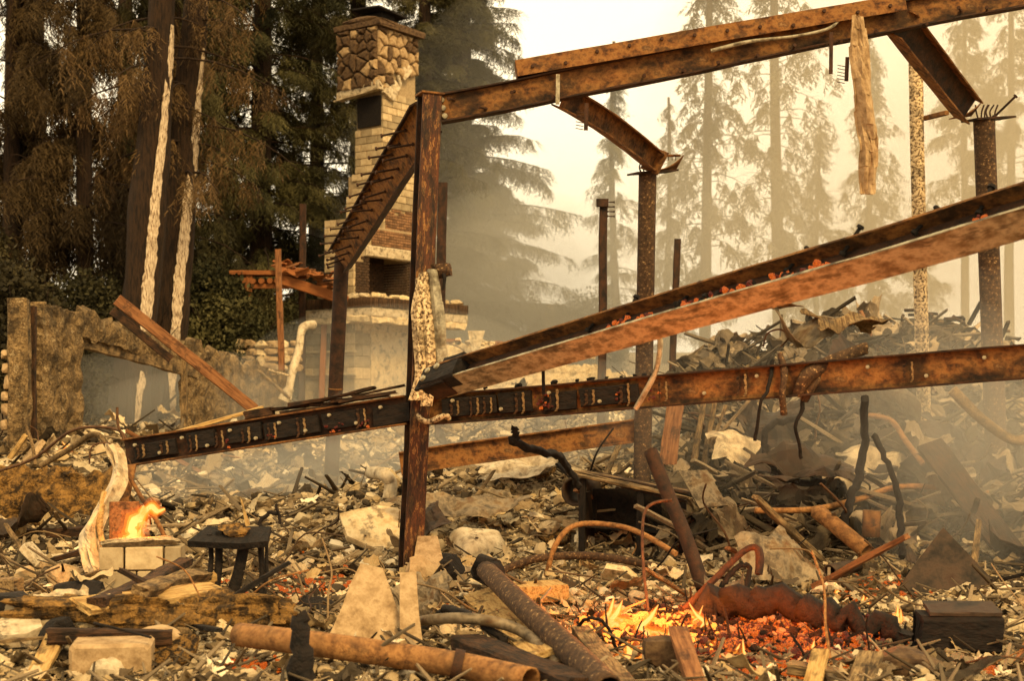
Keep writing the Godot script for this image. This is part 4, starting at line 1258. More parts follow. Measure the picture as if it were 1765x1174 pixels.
func burnt_tree(called: String, label: String, line: Array, d: float, widths: Array, scar: Array) -> void:
	var base := P(line[0][0], line[0][1], d)
	base.y = ground_at(base.x, base.z) - 0.2
	var o := T(called, label, "tree", base)
	var pts := []
	for q in line: pts.append(P(q[0], q[1], d) - base)
	pts[0].y = 0.0
	var path := smooth_path(pts, 6)
	var rings := []
	for i in path.size():
		var t := float(i) / (path.size() - 1) * (widths.size() - 1)
		var w: float = lerpf(widths[int(t)], widths[mini(int(t) + 1, widths.size() - 1)], t - int(t)) * d / F / 2.0
		rings.append(circle(path[i], Basis(Vector3(1, 0, 0), Vector3(0, 0, 1), Vector3(0, 1, 0)), w, 24, 0.25, i * 0.3 + d))
	var s := ST()
	loft(s, rings, true, true)
	part(o, "trunk", done(s), M.bark)
	# bare strip: the wood under the bark, standing a little proud along the trunk's flank
	var sp := []
	for q in scar: sp.append(Vector3(q[0], q[1], q[2]))
	var sc := smooth_path(sp, 16)
	var front := []
	for i in sc.size():
		var q: Vector3 = sc[i]
		var c := P(q.x, q.y, d) - base
		# trunk axis and radius at this height
		var ax := path[0] as Vector3
		for p in path:
			if absf(p.y - c.y) < absf(ax.y - c.y): ax = p
		var r := 0.0
		for k in path.size():
			if path[k] == ax:
				r = (rings[k][0] - rings[k][12]).length() / 2.0
		var row := PackedVector3Array()
		for j in 7:
			var u := j / 6.0 - 0.5
			var side := 10.0 if j < 3 else 400.0
			var e := 0.2 * nz.get_noise_3d(c.y * 60.0, side, d * 20.0) + 0.24 * nz.get_noise_2d(i * 26.0, side + d) + 0.2 * nz.get_noise_2d(i * 70.0, side + d)
			var x: float = c.x + (u + e * 0.5) * q.z * 0.66 * d / F
			var dx: float = clampf(x - ax.x, -r * 1.02, r * 1.02)
			row.append(Vector3(ax.x + dx, c.y, ax.z + sqrt(maxf(0.0, r * r - dx * dx)) * 1.02 + 0.012))
		front.append(row)
	var fn := func(u: float, v: float) -> Vector3:
		var f := u * (front.size() - 1)
		var i := mini(int(f), front.size() - 2)
		return (front[i][int(round(v * 6))] as Vector3).lerp(front[i + 1][int(round(v * 6))], f - i)
	part(o, "bare_strip", sheet(front.size() - 1, 6, 0.012, fn, true), M.bare_wood)
	# dead limbs
	var limbs := ST()
	var xfs := []
	var cols := []
	for k in 22:
		var i := int(rf(0.5, 0.98) * (path.size() - 1))
		var p: Vector3 = path[i]
		var az := rf(0, TAU)
		var dir := Vector3(cos(az), 0, sin(az))
		var len_ := rf(1.0, 3.4)
		var lp := []
		for j in 6:
			var u := j / 5.0
			lp.append(p + dir * len_ * u + Vector3(0, len_ * (0.2 * u - 0.55 * u * u), 0) + dir.cross(Vector3.UP) * 0.3 * nz.get_noise_2d(u * 80.0, k * 70.0))
		tube_into(limbs, lp, 0.035, 5, 0.008)
		for j in 12:
			var u := rf(0.4, 1.0)
			var q: Vector3 = lp[mini(int(u * 5), 5)]
			var out := (dir * rf(0, 0.6) + Vector3(rf(-0.6, 0.6), rf(-1.3, -0.1), rf(-0.6, 0.6))).normalized()
			xfs.append(Transform3D(along(Vector3.ZERO, out).scaled(Vector3.ONE * rf(0.5, 1.0)), q + Vector3(rf(-0.2, 0.2), 0, rf(-0.2, 0.2))))
			cols.append(C(0.05, 0.03, 0.014).lerp(C(0.14, 0.085, 0.035), rng.randf()))
	part(o, "limbs", done(limbs), M.bark).set_meta("kind", "stuff")
	many(o, "crown", sprays[1], M.leaf, xfs, cols)

# ---------- walls and wooden ruins ----------
func wall_panel(o: Node3D, called: String, a: Vector3, b: Vector3, ha0: float, ha1: float, hb0: float, hb1: float, th: float, rag: float, m: Material, ph: float) -> void:
	# a wall from a to b (plan), bottom ha0..hb0 and ragged top ha1..hb1 in world height
	var along_ := (b - a) * Vector3(1, 0, 1)
	var nrm := along_.cross(Vector3.UP).normalized()
	var fn := func(u: float, v: float) -> Vector3:
		var p := a + along_ * u
		var lo := lerpf(ha0, hb0, u)
		var hi := lerpf(ha1, hb1, u) + rag * (nz.get_noise_2d(u * 260.0 + ph, ph) + 1.2 * nz.get_noise_2d(u * 1300.0 + ph, ph + 50.0))
		var y := lerpf(lo, hi, v)
		return Vector3(p.x, y, p.z) + nrm * (0.06 * nz.get_noise_3d(p.x * 110.0 + p.z * 60.0, y * 110.0, 9.0 + ph) + 0.06 * nz.get_noise_3d(p.x * 420.0 + p.z * 300.0, y * 420.0, 9.0 + ph))
	var w := fn
	var mid := (a + b) / 2.0
	part(o, called, sheet(60, 26, th, func(u, v): return w.call(u, v) - o.position, false), m)

func ruins() -> void:
	var a := P(62, 640, 22.0)
	var b := P(490, 640, 33.0)
	var o := T("burnt_wall", "scorched masonry wall with a door gap running back on the left", "wall", Vector3(a.x, 0.5, a.z))
	var wpt := func(px: float) -> Vector3:
		var t := solve_along(a, b, px) / (b - a).length()
		return a.lerp(b, t)
	var hy := func(px: float, py: float) -> float:
		var p: Vector3 = wpt.call(px)
		return EYE + (HY - py) * -p.z / F
	wall_panel(o, "wall_face", wpt.call(60), wpt.call(133), 0.5, hy.call(60, 524), 0.5, hy.call(133, 540), 0.22, 0.05, M.wall_burnt, 3.0)
	wall_panel(o, "wall_face", wpt.call(133), wpt.call(318), hy.call(133, 584), hy.call(133, 540), hy.call(318, 628), hy.call(318, 592), 0.2, 0.14, M.wall_burnt, 8.0)
	wall_panel(o, "wall_face", wpt.call(318), wpt.call(492), 0.6, hy.call(318, 592), 1.2, hy.call(492, 645), 0.2, 0.2, M.wall_burnt, 15.0)
	var pil := P(34, 640, 21.6)
	part(o, "pillar", bar(hy.call(40, 519) - 0.3, 0.3, 0.24, 24, 0.02, 0.03, 3.0), M.wall_burnt, Transform3D(along(Vector3.ZERO, Vector3.UP, Vector3(0, 0, 1)), Vector3(pil.x, 0.3, pil.z) - o.position))
	part(o, "door_post", bar(hy.call(58, 530) - 0.3, 0.12, 0.1, 16, 0.02, 0.012, 5.0), M.char_wood, Transform3D(along(Vector3.ZERO, Vector3.UP, Vector3(0, 0, 1)), Vector3(a.x + 0.02, 0.3, a.z + 0.2) - o.position))
	for k in 9:      # pieces of the pillar's broken edge
		part(o, "broken_stone", chunk(Vector3(rf(0.1, 0.2), rf(0.12, 0.24), 0.16), 830 + k, 3, 6, 0.1), M.stone_pale, Transform3D(turn(rf(0, 6)), Vector3(pil.x - 0.16 + rf(-0.03, 0.03), 0.7 + 0.21 * k, pil.z + 0.03) - o.position))
	var c := P(122, 582, 23.2)
	var d := P(338, 640, 27.8)
	one("lintel_board", bar((d - c).length(), 0.09, 0.27, 30, 0.03, 0.02, 6.0), M.wood_grey, "charred grey lintel board over the wall's door gap", "board", Transform3D(along(c, d), c))
	one("gap_post", bar(1.5, 0.1, 0.12, 14, 0.02, 0.012, 2.0), M.wood_grey, "short scorched post standing at the far side of the door gap", "post", Transform3D(along(Vector3.ZERO, Vector3.UP, Vector3(0, 0, 1)), P(318, 735, 26.5)))
	c = P(202, 516, 20.6)
	d = P(440, 706, 21.6)
	o = T("leaning_board", "long reddish board leaning down across the burnt wall", "board", c)
	o.basis = along(c, d)
	var L := (d - c).length()
	part(o, "plank", bar(L, 0.05, 0.17, 26, 0.012, 0.006, 3.0), M.wood_red)
	part(o, "under_plank", bar(L * 0.42, 0.04, 0.12, 14, 0.03, 0.012, 7.0), M.char_wood, Transform3D(turn(0, 0.03), Vector3(0.01, -0.16, 0.05)))
	one("pale_rail", bar(1.1, 0.09, 0.04, 12, 0.02, 0.006, 4.0), M.wood_tan, "pale flat rail lying behind the charred lower beam's left half", "rail", Transform3D(along(P(345, 735, 16.5), P(440, 708, 16.8)), P(300, 746, 16.4)))
	one("thin_rail", tube([P(448, 634, 32), P(500, 648, 31.5)], 0.03, 7), M.post_white, "thin pale pipe on top of the burnt wall's far end", "pipe")
	one("leaning_stick", bar(1.1, 0.07, 0.05, 8, 0.02, 0.008, 4.0), M.wood_grey, "grey stick leaning on the burnt wall below the downpipe", "stick", Transform3D(along(P(447, 640, 30.5), P(492, 680, 30.0)), P(447, 640, 30.5)))
	# orange frame with tiles
	var e := P(415, 605, 36.0)
	o = T("wooden_frame", "rust orange wooden frame carrying broken roof tiles beside the hearth", "wooden frame", Vector3(e.x, ground_at(e.x, e.z), e.z))
	var top := P(415, 472, 36.0).y - o.position.y
	part(o, "leg", bar(top, 0.17, 0.15, 12, 0.02, 0.008, 2.0), M.wood_orange, Transform3D(along(Vector3.ZERO, Vector3(0.1, 1, 0), Vector3(0, 0, 1)), Vector3(-0.1, 0, 0)))
	part(o, "leg", bar(top - 0.15, 0.15, 0.15, 12, 0.02, 0.008, 4.0), M.wood_orange, Transform3D(along(Vector3.ZERO, Vector3(0.02, 1, 0), Vector3(0, 0, 1)), Vector3(1.9, 0, -1.2)))
	part(o, "top_beam", bar(1.9, 0.5, 0.12, 14, 0.02, 0.012, 4.0), M.wood_orange, Transform3D(turn(PI / 2), Vector3(-0.25, top + 0.02, -0.1)))
	part(o, "side_beam", bar(1.9, 0.12, 0.26, 18, 0.02, 0.012, 8.0), M.wood_orange, Transform3D(along(Vector3.ZERO, Vector3(1.7, -0.55, -0.4)), Vector3(0.9, top - 0.1, 0.1)))
	for k in 5:
		part(o, "log_end", tube([Vector3.ZERO, Vector3(0.05, 0.02, -1.1)], 0.075, 9), M.wood_orange, Transform3D(Basis(), Vector3(0.1 + 0.22 * k, top - 0.16 - rf(0, 0.04), 0.1)))
	part(o, "cross_rail", bar(1.3, 0.12, 0.12, 10, 0.02, 0.012, 8.0), M.wood_orange, Transform3D(turn(PI / 2), Vector3(0.0, top - 0.32, -0.05)))
	for k in 42:
		var t := rf(0, 0.72)
		var fn := func(u: float, v: float) -> Vector3: return Vector3((u - 0.5) * 0.22, 0.05 * cos((u - 0.5) * 3.0), (v - 0.5) * 0.36)
		part(o, "roof_tile", sheet(4, 1, 0.018, fn, false), M.wood_orange if k % 3 else M.wood_red, Transform3D(turn(rf(-0.5, 0.5) + 1.2, rf(-0.6, 0.6), rf(-0.6, 0.6)), Vector3(0.95 + 2.1 * t, top + 0.16 - 0.62 * t + rf(-0.05, 0.16), rf(-0.7, 0.5) - 0.4 * t)))
	under(o, "side_beam", ["roof_tile"])
	o = T("low_wall", "low broken stone wall under the orange wooden frame", "wall", P(450, 612, 35.0))
	for k in 24:
		part(o, "stone", chunk(Vector3(rf(0.25, 0.45), rf(0.16, 0.24), 0.3), 860 + k % 8, 3, 6, 0.08), M.stone_pale if k % 2 else M.plaster, Transform3D(turn(rf(-0.2, 0.2)), Vector3(-0.55 + 0.28 * (k % 6) + rf(-0.04, 0.04), -0.3 + 0.19 * (k / 6), rf(-0.05, 0.05))))
	# downpipe by the hearth
	var dp := smooth_path([P(540, 560, 33.5), P(522, 566, 32.8), P(516, 600, 32.4), P(504, 645, 32.0), P(497, 690, 31.8)], 6)
	o = T("bent_downpipe", "bent cream downpipe with a broken elbow beside the hearth base", "downpipe", dp[dp.size() - 1])
	var rel := []
	for p in dp: rel.append(p - o.position)
	part(o, "pipe", tube(rel, 0.1, 10, 0.085, 0.35), M.white)
	part(o, "elbow", tube(smooth_path([Vector3(-0.1, -0.02, 0.05), Vector3(-0.02, 0.16, 0.02), Vector3(0.06, 0.28, 0)], 4), 0.13, 10, 0.1, 0.3), M.white)
	# far low wall in the smoke
	a = P(742, 640, 37.0)
	b = P(1105, 640, 41.0)
	o = T("garden_wall", "long low dusty wall in the smoke behind the beams", "wall", Vector3(a.x, 1.5, a.z))
	wall_panel(o, "wall_face", P(742, 640, 37), P(900, 640, 38.5), 1.4, EYE + (HY - 592) * 37 / F, 1.5, EYE + (HY - 600) * 38.5 / F, 0.35, 0.1, M.plaster, 31.0)
	wall_panel(o, "wall_face", P(900, 640, 38.5), P(1110, 640, 41), 1.5, EYE + (HY - 612) * 38.5 / F, 1.6, EYE + (HY - 655) * 41 / F, 0.35, 0.12, M.plaster, 44.0)
	for k in 40:
		var t := rf(0, 0.8)
		var p := P(745 + 360 * t, 640, 37 + 4 * t)
		p.y = EYE + (HY - lerpf(590, 640, t * t)) * -p.z / F + 0.04
		part(o, "broken_tile", chunk(Vector3(rf(0.2, 0.5), rf(0.05, 0.14), rf(0.2, 0.4)), 900 + k % 10, 2, 5, 0.1), [M.plaster, M.white, M.wood_red][k % 3], Transform3D(turn(rf(0, 6), rf(-0.4, 0.4)), p - o.position))
	one("arched_wire", tube(smooth_path([P(763, 590, 36.5), P(785, 596, 36.4), P(800, 605, 36.3), P(808, 620, 36.2)], 5), 0.018, 6), M.wire, "thin wire arching over the low dusty wall", "wire")
	one("upright_flake", plate([Vector2(-0.22, -0.3), Vector2(0.25, -0.3), Vector2(0.06, 0.35), Vector2(-0.1, 0.25)], 0.03, 0.02, 3.0), M.white, "pale pointed flake standing on the low dusty wall", "flake", Transform3D(turn(0.2, PI / 2), P(820, 590, 37.0)))

# ---------- wreckage placed one by one ----------
func pts(list: Array) -> Array:      # [px, py, d] with d = 0 for "on the ground"; negative d lifts it by that much above the ground
	var out := []
	for q in list:
		if q[2] <= 0.0: out.append(G(q[0], q[1], -q[2]))
		else: out.append(P(q[0], q[1], q[2]))
	return out

func rod(called: String, label: String, cat: String, list: Array, r: float, m: Material, hollow := false, wob := 0.15, r1 := -1.0, group := "") -> MeshInstance3D:
	var p := smooth_path(pts(list), 6)
	var at: Vector3 = p[0]
	var rel := []
	for q in p: rel.append(q - at + Vector3(nz.get_noise_2d(rel.size() * 130.0, at.x * 90.0), nz.get_noise_2d(rel.size() * 130.0, at.x * 90.0 + 300.0), 0) * r * (1.0 if m == M.char else 0.0))
	return one(called, tube(rel, r, 4 if called == "bent_angle" else (12 if r > 0.03 else 7), r1, wob, hollow, at.x * 7.0), m, label, cat, Transform3D(Basis(), at), group)

func board(called: String, label: String, a: Array, b: Array, w: float, h: float, m: Material, wear := 0.012, roll := 0.0, taper := 1.0, cat := "board") -> MeshInstance3D:
	var p := pts([a, b])
	var q := along(p[0], p[1]) * Basis(Vector3(0, 0, 1), roll)
	return one(called, bar((p[1] - p[0]).length(), w, h, 16, wear, wear, p[0].x * 3.0, taper), m, label, cat, Transform3D(q, p[0]))

func lump(called: String, label: String, cat: String, px: float, py: float, sz: Vector3, m: Material, seed_: int, b := Basis(), lift := 0.4, n := 6, rough := 0.08) -> MeshInstance3D:
	var p := G(px, py)
	return one(called, chunk(sz, seed_, n, 7, rough), m, label, cat, Transform3D(b, p + Vector3(0, sz.y * lift, 0)))

func crumpled(called: String, label: String, cat: String, p: Vector3, w: float, h: float, m: Material, seed_: int, b: Basis, amp := 0.12, curl := 0.0) -> MeshInstance3D:
	return one(called, crumple(w, h, seed_, amp, 1.0, curl), m, label, cat, Transform3D(b, p))

func slab(called: String, label: String, cat: String, p: Vector3, outline: Array, th: float, m: Material, b: Basis, wear := 0.02) -> MeshInstance3D:
	return one(called, plate(outline, th, wear, p.x * 5.0), m, label, cat, Transform3D(b, p))

func wreckage() -> void:
	# left middle ground
	var p := G(95, 905)
	var fn := func(u: float, v: float) -> Vector3:
		var x := (u - 0.5) * 1.45
		var y := v * (0.72 + 0.12 * nz.get_noise_2d(u * 200.0, 5.0))
		return Vector3(x + 0.05 * nz.get_noise_2d(v * 200.0, u * 50.0), y, -0.25 * v + 0.16 * nz.get_noise_3d(u * 170.0, v * 100.0, 3.0) + 0.07 * nz.get_noise_3d(u * 500.0, v * 300.0, 8.0))
	one("ochre_slab", sheet(44, 24, 0.2, fn, false), M.ochre, "large lumpy ochre plaster slab leaning at the left edge", "plaster slab", Transform3D(turn(0.1), p + Vector3(0, -0.1, 0)))
	board("charred_board", "charred board lying in front of the ochre slab", [-10, 922, -0.1], [150, 915, -0.12], 0.16, 0.1, M.char_wood, 0.02)
	board("charred_board", "slanting burnt board behind the cream bent sheet", [70, 970, -0.05], [205, 935, -0.2], 0.2, 0.05, M.char_wood, 0.02)
	rod("bent_rod", "long curved rod arching behind the ochre slab", "rod", [[0, 812, 15.5], [60, 790, 15.3], [120, 745, 15.0], [165, 736, 14.8], [205, 742, 14.6], [222, 762, 14.5]], 0.016, M.wire)
	rod("bent_rod", "thick bent rod running down to the ochre slab's top", "rod", [[72, 803, 15.0], [120, 775, 14.8], [165, 748, 14.6], [190, 775, 14.5], [215, 815, 14.4]], 0.03, M.wood_grey)
	rod("bent_rod", "upright thin rod at the tip of the charred lower beam", "rod", [[203, 702, 14.2], [205, 735, 14.2], [222, 775, 14.2], [228, 800, 14.2]], 0.014, M.wire)
	rod("bent_rod", "rusty rod leaning from the lower beam's tip down past the flame", "rod", [[208, 790, 13.4], [240, 850, 13.2], [275, 905, 13.0], [300, 962, 12.8]], 0.022, M.rust_clean)
	rod("wire_loop", "thin wire loop beside the lower beam's left tip", "wire", [[155, 800, 14.0], [160, 770, 14.0], [190, 765, 14.0], [222, 790, 13.9], [228, 820, 13.8]], 0.009, M.wire)
	board("leaning_stick", "pale stick leaning at the far left before the burnt wall", [18, 790, 16.5], [45, 750, 16.5], 0.07, 0.05, M.wood_tan)
	rod("forked_stick", "forked grey stick beside the small flames at the wall's foot", "stick", [[62, 800, 16.0], [55, 760, 16.0], [42, 725, 16.0]], 0.02, M.wood_grey)
	# bent cream sheet
	var path := smooth_path(pts([[192, 765, 13.4], [205, 800, 13.3], [203, 835, 13.1], [170, 890, 12.7], [155, 930, 12.5], [163, 975, 12.35], [185, 1030, 12.2]]), 6)
	var base: Vector3 = path[path.size() - 1]
	var sf := func(u: float, v: float) -> Vector3:
		var q: Vector3 = path[int(u * (path.size() - 1))]
		var w := lerpf(0.12, 0.26, u) + 0.06 * nz.get_noise_1d(u * 300.0)
		return q - base + Vector3((v - 0.5) * w, 0.02 * nz.get_noise_2d(v * 300.0, u * 100.0), 0.05 * cos((v - 0.5) * 5.0) + 0.12 * nz.get_noise_2d(u * 260.0, v * 200.0))
	one("bent_sheet", sheet(36, 8, 0.008, sf, false), M.sheet_pale, "tall twisted cream metal sheet standing left of the flame", "metal sheet", Transform3D(Basis(), base))
	rod("frayed_edging", "frayed rolled edging hanging beside the twisted cream sheet", "edging", [[180, 850, 12.9], [172, 905, 12.6], [185, 960, 12.4], [195, 1020, 12.2]], 0.03, M.wood_tan, false, 0.6)
	# block hearth with the flame
	p = G(245, 1022)
	var o := T("block_base", "low base of cream concrete blocks under the tall flame", "block base", p)
	o.basis = turn(0.12)
	for r in 2:
		for k in 3:
			var w: float = [0.2, 0.31, 0.14][k] if r == 1 else [0.3, 0.2, 0.16][k]
			var x: float = ([0.0, 0.21, 0.53][k] if r == 1 else [0.0, 0.31, 0.52][k]) - 0.34
			part(o, "block", bx(w - 0.008, 0.19, 0.3), M["block_%d" % ((k + r) % 3)], Transform3D(turn(rf(-0.02, 0.02)), Vector3(x + w / 2, 0.09 + 0.2 * r, -0.1)))
	part(o, "ash_bed", chunk(Vector3(0.6, 0.1, 0.32), 44, 6, 4, 0.12), M.ash, Transform3D(Basis(), Vector3(-0.02, 0.41, -0.1)))
	one("scorched_sheet", box(0.26, 0.42, 0.03), M.wood_red, "scorched brown panel standing behind the tall flame", "panel", Transform3D(turn(0.2, -0.1), P(215, 905, 12.75)))
	one("rusty_strip", bar(0.55, 0.09, 0.03, 8, 0.02, 0.01, 3.0), M.rust_clean, "narrow rusty strip behind the flame under the lower beam's tip", "strip", Transform3D(along(P(212, 885, 13.2), P(225, 815, 13.5)), P(212, 885, 13.2)))
	# black table
	p = G(400, 1042)
	o = T("burnt_stool", "black burnt stool with a tilted top and crooked legs", "stool", p)
	var loc := func(px: float, py: float, d: float) -> Vector3: return P(px, py, d) - p
	var dd := -p.z
	part(o, "seat", plate([Vector2(-0.3, 0.1), Vector2(-0.2, -0.16), Vector2(0.3, -0.12), Vector2(0.31, 0.14), Vector2(0.1, 0.17)], 0.05, 0.02, 2.0), M.char, Transform3D(turn(0.0, 0.35, 0.03), loc.call(398, 926, dd)))
	for q in [[378, 915, 372, 1028, 0.03], [422, 932, 396, 1040, 0.045], [448, 930, 450, 1045, 0.018], [362, 920, 362, 1000, 0.02], [460, 935, 455, 1046, 0.014]]:
		part(o, "leg", tube([loc.call(q[0], q[1], dd), loc.call((q[0] + q[2]) / 2.0 + 3, (q[1] + q[3]) / 2.0, dd + 0.02), loc.call(q[2], q[3], dd - 0.05)], q[4], 8, q[4] * 1.1, 0.3), M.char)
	part(o, "ash_cover", chunk(Vector3(0.22, 0.05, 0.14), 45, 6, 4, 0.3), M.ochre, Transform3D(turn(0, 0.35), loc.call(400, 914, dd)))
	part(o, "splinter", bar(0.2, 0.04, 0.03, 6, 0.01, 0.01, 6.0, 0.4), M.wood_tan, Transform3D(along(Vector3.ZERO, Vector3(-0.25, 1, 0)), loc.call(428, 905, dd)))
	rod("bent_tap", "black bent tap pipe rising behind the burnt stool", "tap", [[455, 985, 11.4], [452, 930, 11.4], [450, 900, 11.4], [462, 886, 11.4], [478, 884, 11.4]], 0.017, M.char)
	rod("crank_bar", "short black bar at the end of the bent tap pipe", "bar", [[476, 868, 11.4], [480, 885, 11.4], [484, 902, 11.4]], 0.012, M.char)
	# boards in the lower left
	board("pale_board", "pale weathered board in front of the burnt stool, ending near its legs", [140, 1048, -0.2], [378, 1015, -0.22], 0.2, 0.05, M.wood_tan, 0.02, 0.3)
	board("burnt_plank", "dark plank sloping over the pale board before the block base", [170, 1040, -0.25], [322, 968, -0.25], 0.12, 0.06, M.char_wood, 0.02)
	board("burnt_plank", "splintered brown plank resting on the dark plank's upper end", [240, 1020, -0.3], [352, 985, -0.25], 0.1, 0.07, M.wood_grey, 0.03, 0.4)
	board("broken_crate", "broken cream crate piece next to the stool's crooked legs", [305, 1020, -0.12], [375, 1012, -0.12], 0.1, 0.24, M.wood_tan, 0.012)
	lump("char_lump", "black charred lump at the left end of the dark plank", "charred lump", 140, 1042, Vector3(0.36, 0.2, 0.3), M.char, 51)
	lump("insulation_roll", "long shaggy ochre insulation roll across the lower left", "insulation roll", 190, 1085, Vector3(1.1, 0.24, 0.42), M.ochre, 52, turn(0.05), 0.5, 18, 0.34)
	lump("insulation_roll", "ragged end piece of insulation under the stool's legs", "insulation roll", 375, 1085, Vector3(0.8, 0.26, 0.36), M.ochre, 53, turn(-0.1), 0.45, 18, 0.4)
	board("charred_board", "dark board edge under the long shaggy insulation roll", [85, 1100, -0.15], [300, 1098, -0.15], 0.12, 0.09, M.char_wood, 0.02)
	p = G(195, 1165)
	one("concrete_block", box(0.46, 0.3, 0.25, 0.02), M.stone_pale, "scorched cream concrete block below the insulation roll", "concrete block", Transform3D(turn(0.15, 0.05), p + Vector3(0, 0.06, 0)))
	slab("flat_stone", "flat pale stone at the left edge above the leaning yellow board", "stone", G(35, 1088, 0.1), shard(0.34, 0.3, 4), 0.09, M.white, turn(0.3, 0.35))
	lump("broken_block", "angular brown block between concrete block and bottom pipe", "block", 270, 1140, Vector3(0.26, 0.26, 0.24), M.stone_pale, 55, turn(0.6, 0.2))
	board("leaning_board", "short yellowish board leaning at the lower left corner", [62, 1170, -0.02], [98, 1092, -0.12], 0.11, 0.04, M.wood_tan)
	p = G(15, 1040)
	one("brown_box", box(0.18, 0.2, 0.2, 0.01), M.wood_grey, "small brown box-like block at the far left edge", "block", Transform3D(turn(-0.1), p + Vector3(0, 0.1, 0)))
	lump("pale_rock", "crumbly whitish lump at the bottom edge left of the pipe", "lump", 195, 1172, Vector3(0.2, 0.16, 0.16), M.white, 57, Basis(), 0.3, 6, 0.2)
	slab("grey_slab", "tilted grey concrete slab under the black charred lump", "slab", G(85, 1062, 0.08), shard(0.5, 0.4, 9), 0.08, M.concrete, turn(0.5, 0.2, -0.2))
	lump("hollow_shade", "black lump added for the shaded hollow at the left edge under the charred boards", "stump", 20, 1070, Vector3(0.3, 0.2, 0.3), M.char, 58)  # black lump added to give the hollow its shade
	# bottom pipes
	rod("fallen_pipe", "thick tan pipe lying along the bottom with an open left end", "pipe", [[415, 1094, -0.16], [560, 1112, -0.16], [700, 1132, -0.16], [790, 1146, -0.16], [915, 1174, -0.16]], 0.074, M.pipe_tan, true, 0.06)
	rod("pipe_collar", "dark collar clamped round the fallen tan pipe", "collar", [[780, 1144, -0.16], [797, 1148, -0.16]], 0.083, M.rust_dark, false, 0.1)
	rod("charred_stump", "black charred stump rising in front of the fallen tan pipe", "stump", [[525, 1185, 7.7], [518, 1120, 7.72], [512, 1056, 7.75]], 0.07, M.char, false, 0.5, 0.04)
	rod("thick_pipe", "long grey pipe sloping down into the bottom edge right of center", "pipe", [[838, 983, -0.3], [900, 1045, -0.26], [975, 1115, -0.22], [1050, 1190, -0.18]], 0.075, M.pipe_flaky, true, 0.06)
	rod("pipe_fitting", "knobbly black fitting at the top end of the long grey pipe", "fitting", [[826, 986, -0.3], [840, 978, -0.31], [850, 992, -0.3]], 0.075, M.char, false, 0.4)
	board("green_board", "mossy tan board under the long grey pipe", [825, 1022, -0.12], [950, 1125, -0.18], 0.26, 0.04, M.wood_tan, 0.012, 0.3)
	rod("conduit", "smooth grey conduit bending across the bottom above the fallen pipe", "conduit", [[605, 1108, -0.06], [690, 1078, -0.14], [770, 1066, -0.22], [850, 1072, -0.24], [910, 1095, -0.2], [965, 1150, -0.12]], 0.034, M.sheet_metal, false, 0.04)
	rod("bent_bar", "dark flat bar bent like a roof over the grey conduit", "bar", [[712, 1100, -0.06], [755, 1060, -0.18], [780, 1050, -0.24], [830, 1075, -0.2], [870, 1105, -0.14]], 0.026, M.char, false, 0.3)
	board("dark_beam", "dark scorched beam between grey pipe and fallen pipe", [800, 1110, -0.1], [1010, 1190, -0.16], 0.2, 0.12, M.char_wood, 0.02)
	# stone slabs at the column foot
	slab("stone_slab", "big triangular rough stone slab standing before the tall column", "stone slab", G(632, 1060, 0.22), [Vector2(-0.3, 0.26), Vector2(-0.02, -0.34), Vector2(0.12, -0.3), Vector2(0.27, 0.26)], 0.07, M.stone_pale, turn(0.15, 1.05, 0.05))
	slab("stone_slab", "narrow stone slab propped beside the triangular one", "stone slab", G(700, 1070, 0.2), [Vector2(-0.07, -0.3), Vector2(0.03, -0.32), Vector2(0.14, 0.26), Vector2(-0.01, 0.3)], 0.06, M.stone_pale, turn(-0.2, 1.1, -0.25))
	slab("tile_mat", "tilted mat of small woven tiles right of the column foot", "tile mat", G(745, 970, 0.12), [Vector2(-0.18, -0.28), Vector2(0.0, -0.3), Vector2(0.2, 0.24), Vector2(-0.16, 0.28)], 0.04, M.stone_pale, turn(-0.2, 0.75, -0.1))
	lump("rough_stone", "rough grey stone leaning on the foot of the tall column", "stone", 735, 1003, Vector3(0.34, 0.26, 0.22), M.stone_pale, 61, turn(0.3))
	slab("tile_mat", "pebbled slab of small tiles left of the tall column", "tile mat", G(660, 910, 0.2), shard(0.9, 0.7, 14, 7), 0.08, M.plaster, turn(0.3, 0.7, 0.1), 0.03)
	slab("tan_carton", "tan flattened carton lying right of the long grey pipe's top", "carton", G(920, 1020, 0.1), [Vector2(-0.2, -0.1), Vector2(0.24, -0.16), Vector2(0.26, 0.1), Vector2(-0.18, 0.14)], 0.13, M.wood_tan, turn(0.25, 0.05))
	# middle
	o = T("broken_basin", "pale broken basin lying tipped in the middle of the rubble", "basin", G(828, 945, 0.12))
	o.basis = turn(0.3, 0.5, -0.1)
	var bf := func(u: float, v: float) -> Vector3:
		var x := (u - 0.5) * 2.0
		var z := (v - 0.5) * 2.0
		var edge := maxf(absf(x), absf(z))
		return Vector3(x * (0.27 + 0.02 * nz.get_noise_2d(v * 200.0, 4.0)), 0.15 - 0.16 * pow(edge, 5.0) + 0.02 * nz.get_noise_2d(u * 150.0, v * 150.0), z * (0.22 + 0.05 * nz.get_noise_2d(u * 140.0, 9.0)))
	part(o, "shell", sheet(16, 14, 0.018, bf, true), M.white)
	part(o, "rim", tube(smooth_path([Vector3(-0.27, 0.0, 0.22), Vector3(0.0, 0.01, 0.235), Vector3(0.27, 0.0, 0.22)], 5), 0.014, 7), M.white)
	crumpled("white_sheet", "large pale sheet draped over rubble behind the broken basin", "sheet", P(890, 815, 16.4), 0.9, 0.6, M.white, 3, turn(0.2, 0.5, 0.1), 0.22)
	crumpled("grey_sheet", "long dusty grey sheet behind the broken basin's left side", "sheet", P(800, 880, 14.8), 1.3, 0.35, M.sheet_metal, 5, turn(0.15, 0.7, 0.05), 0.1)
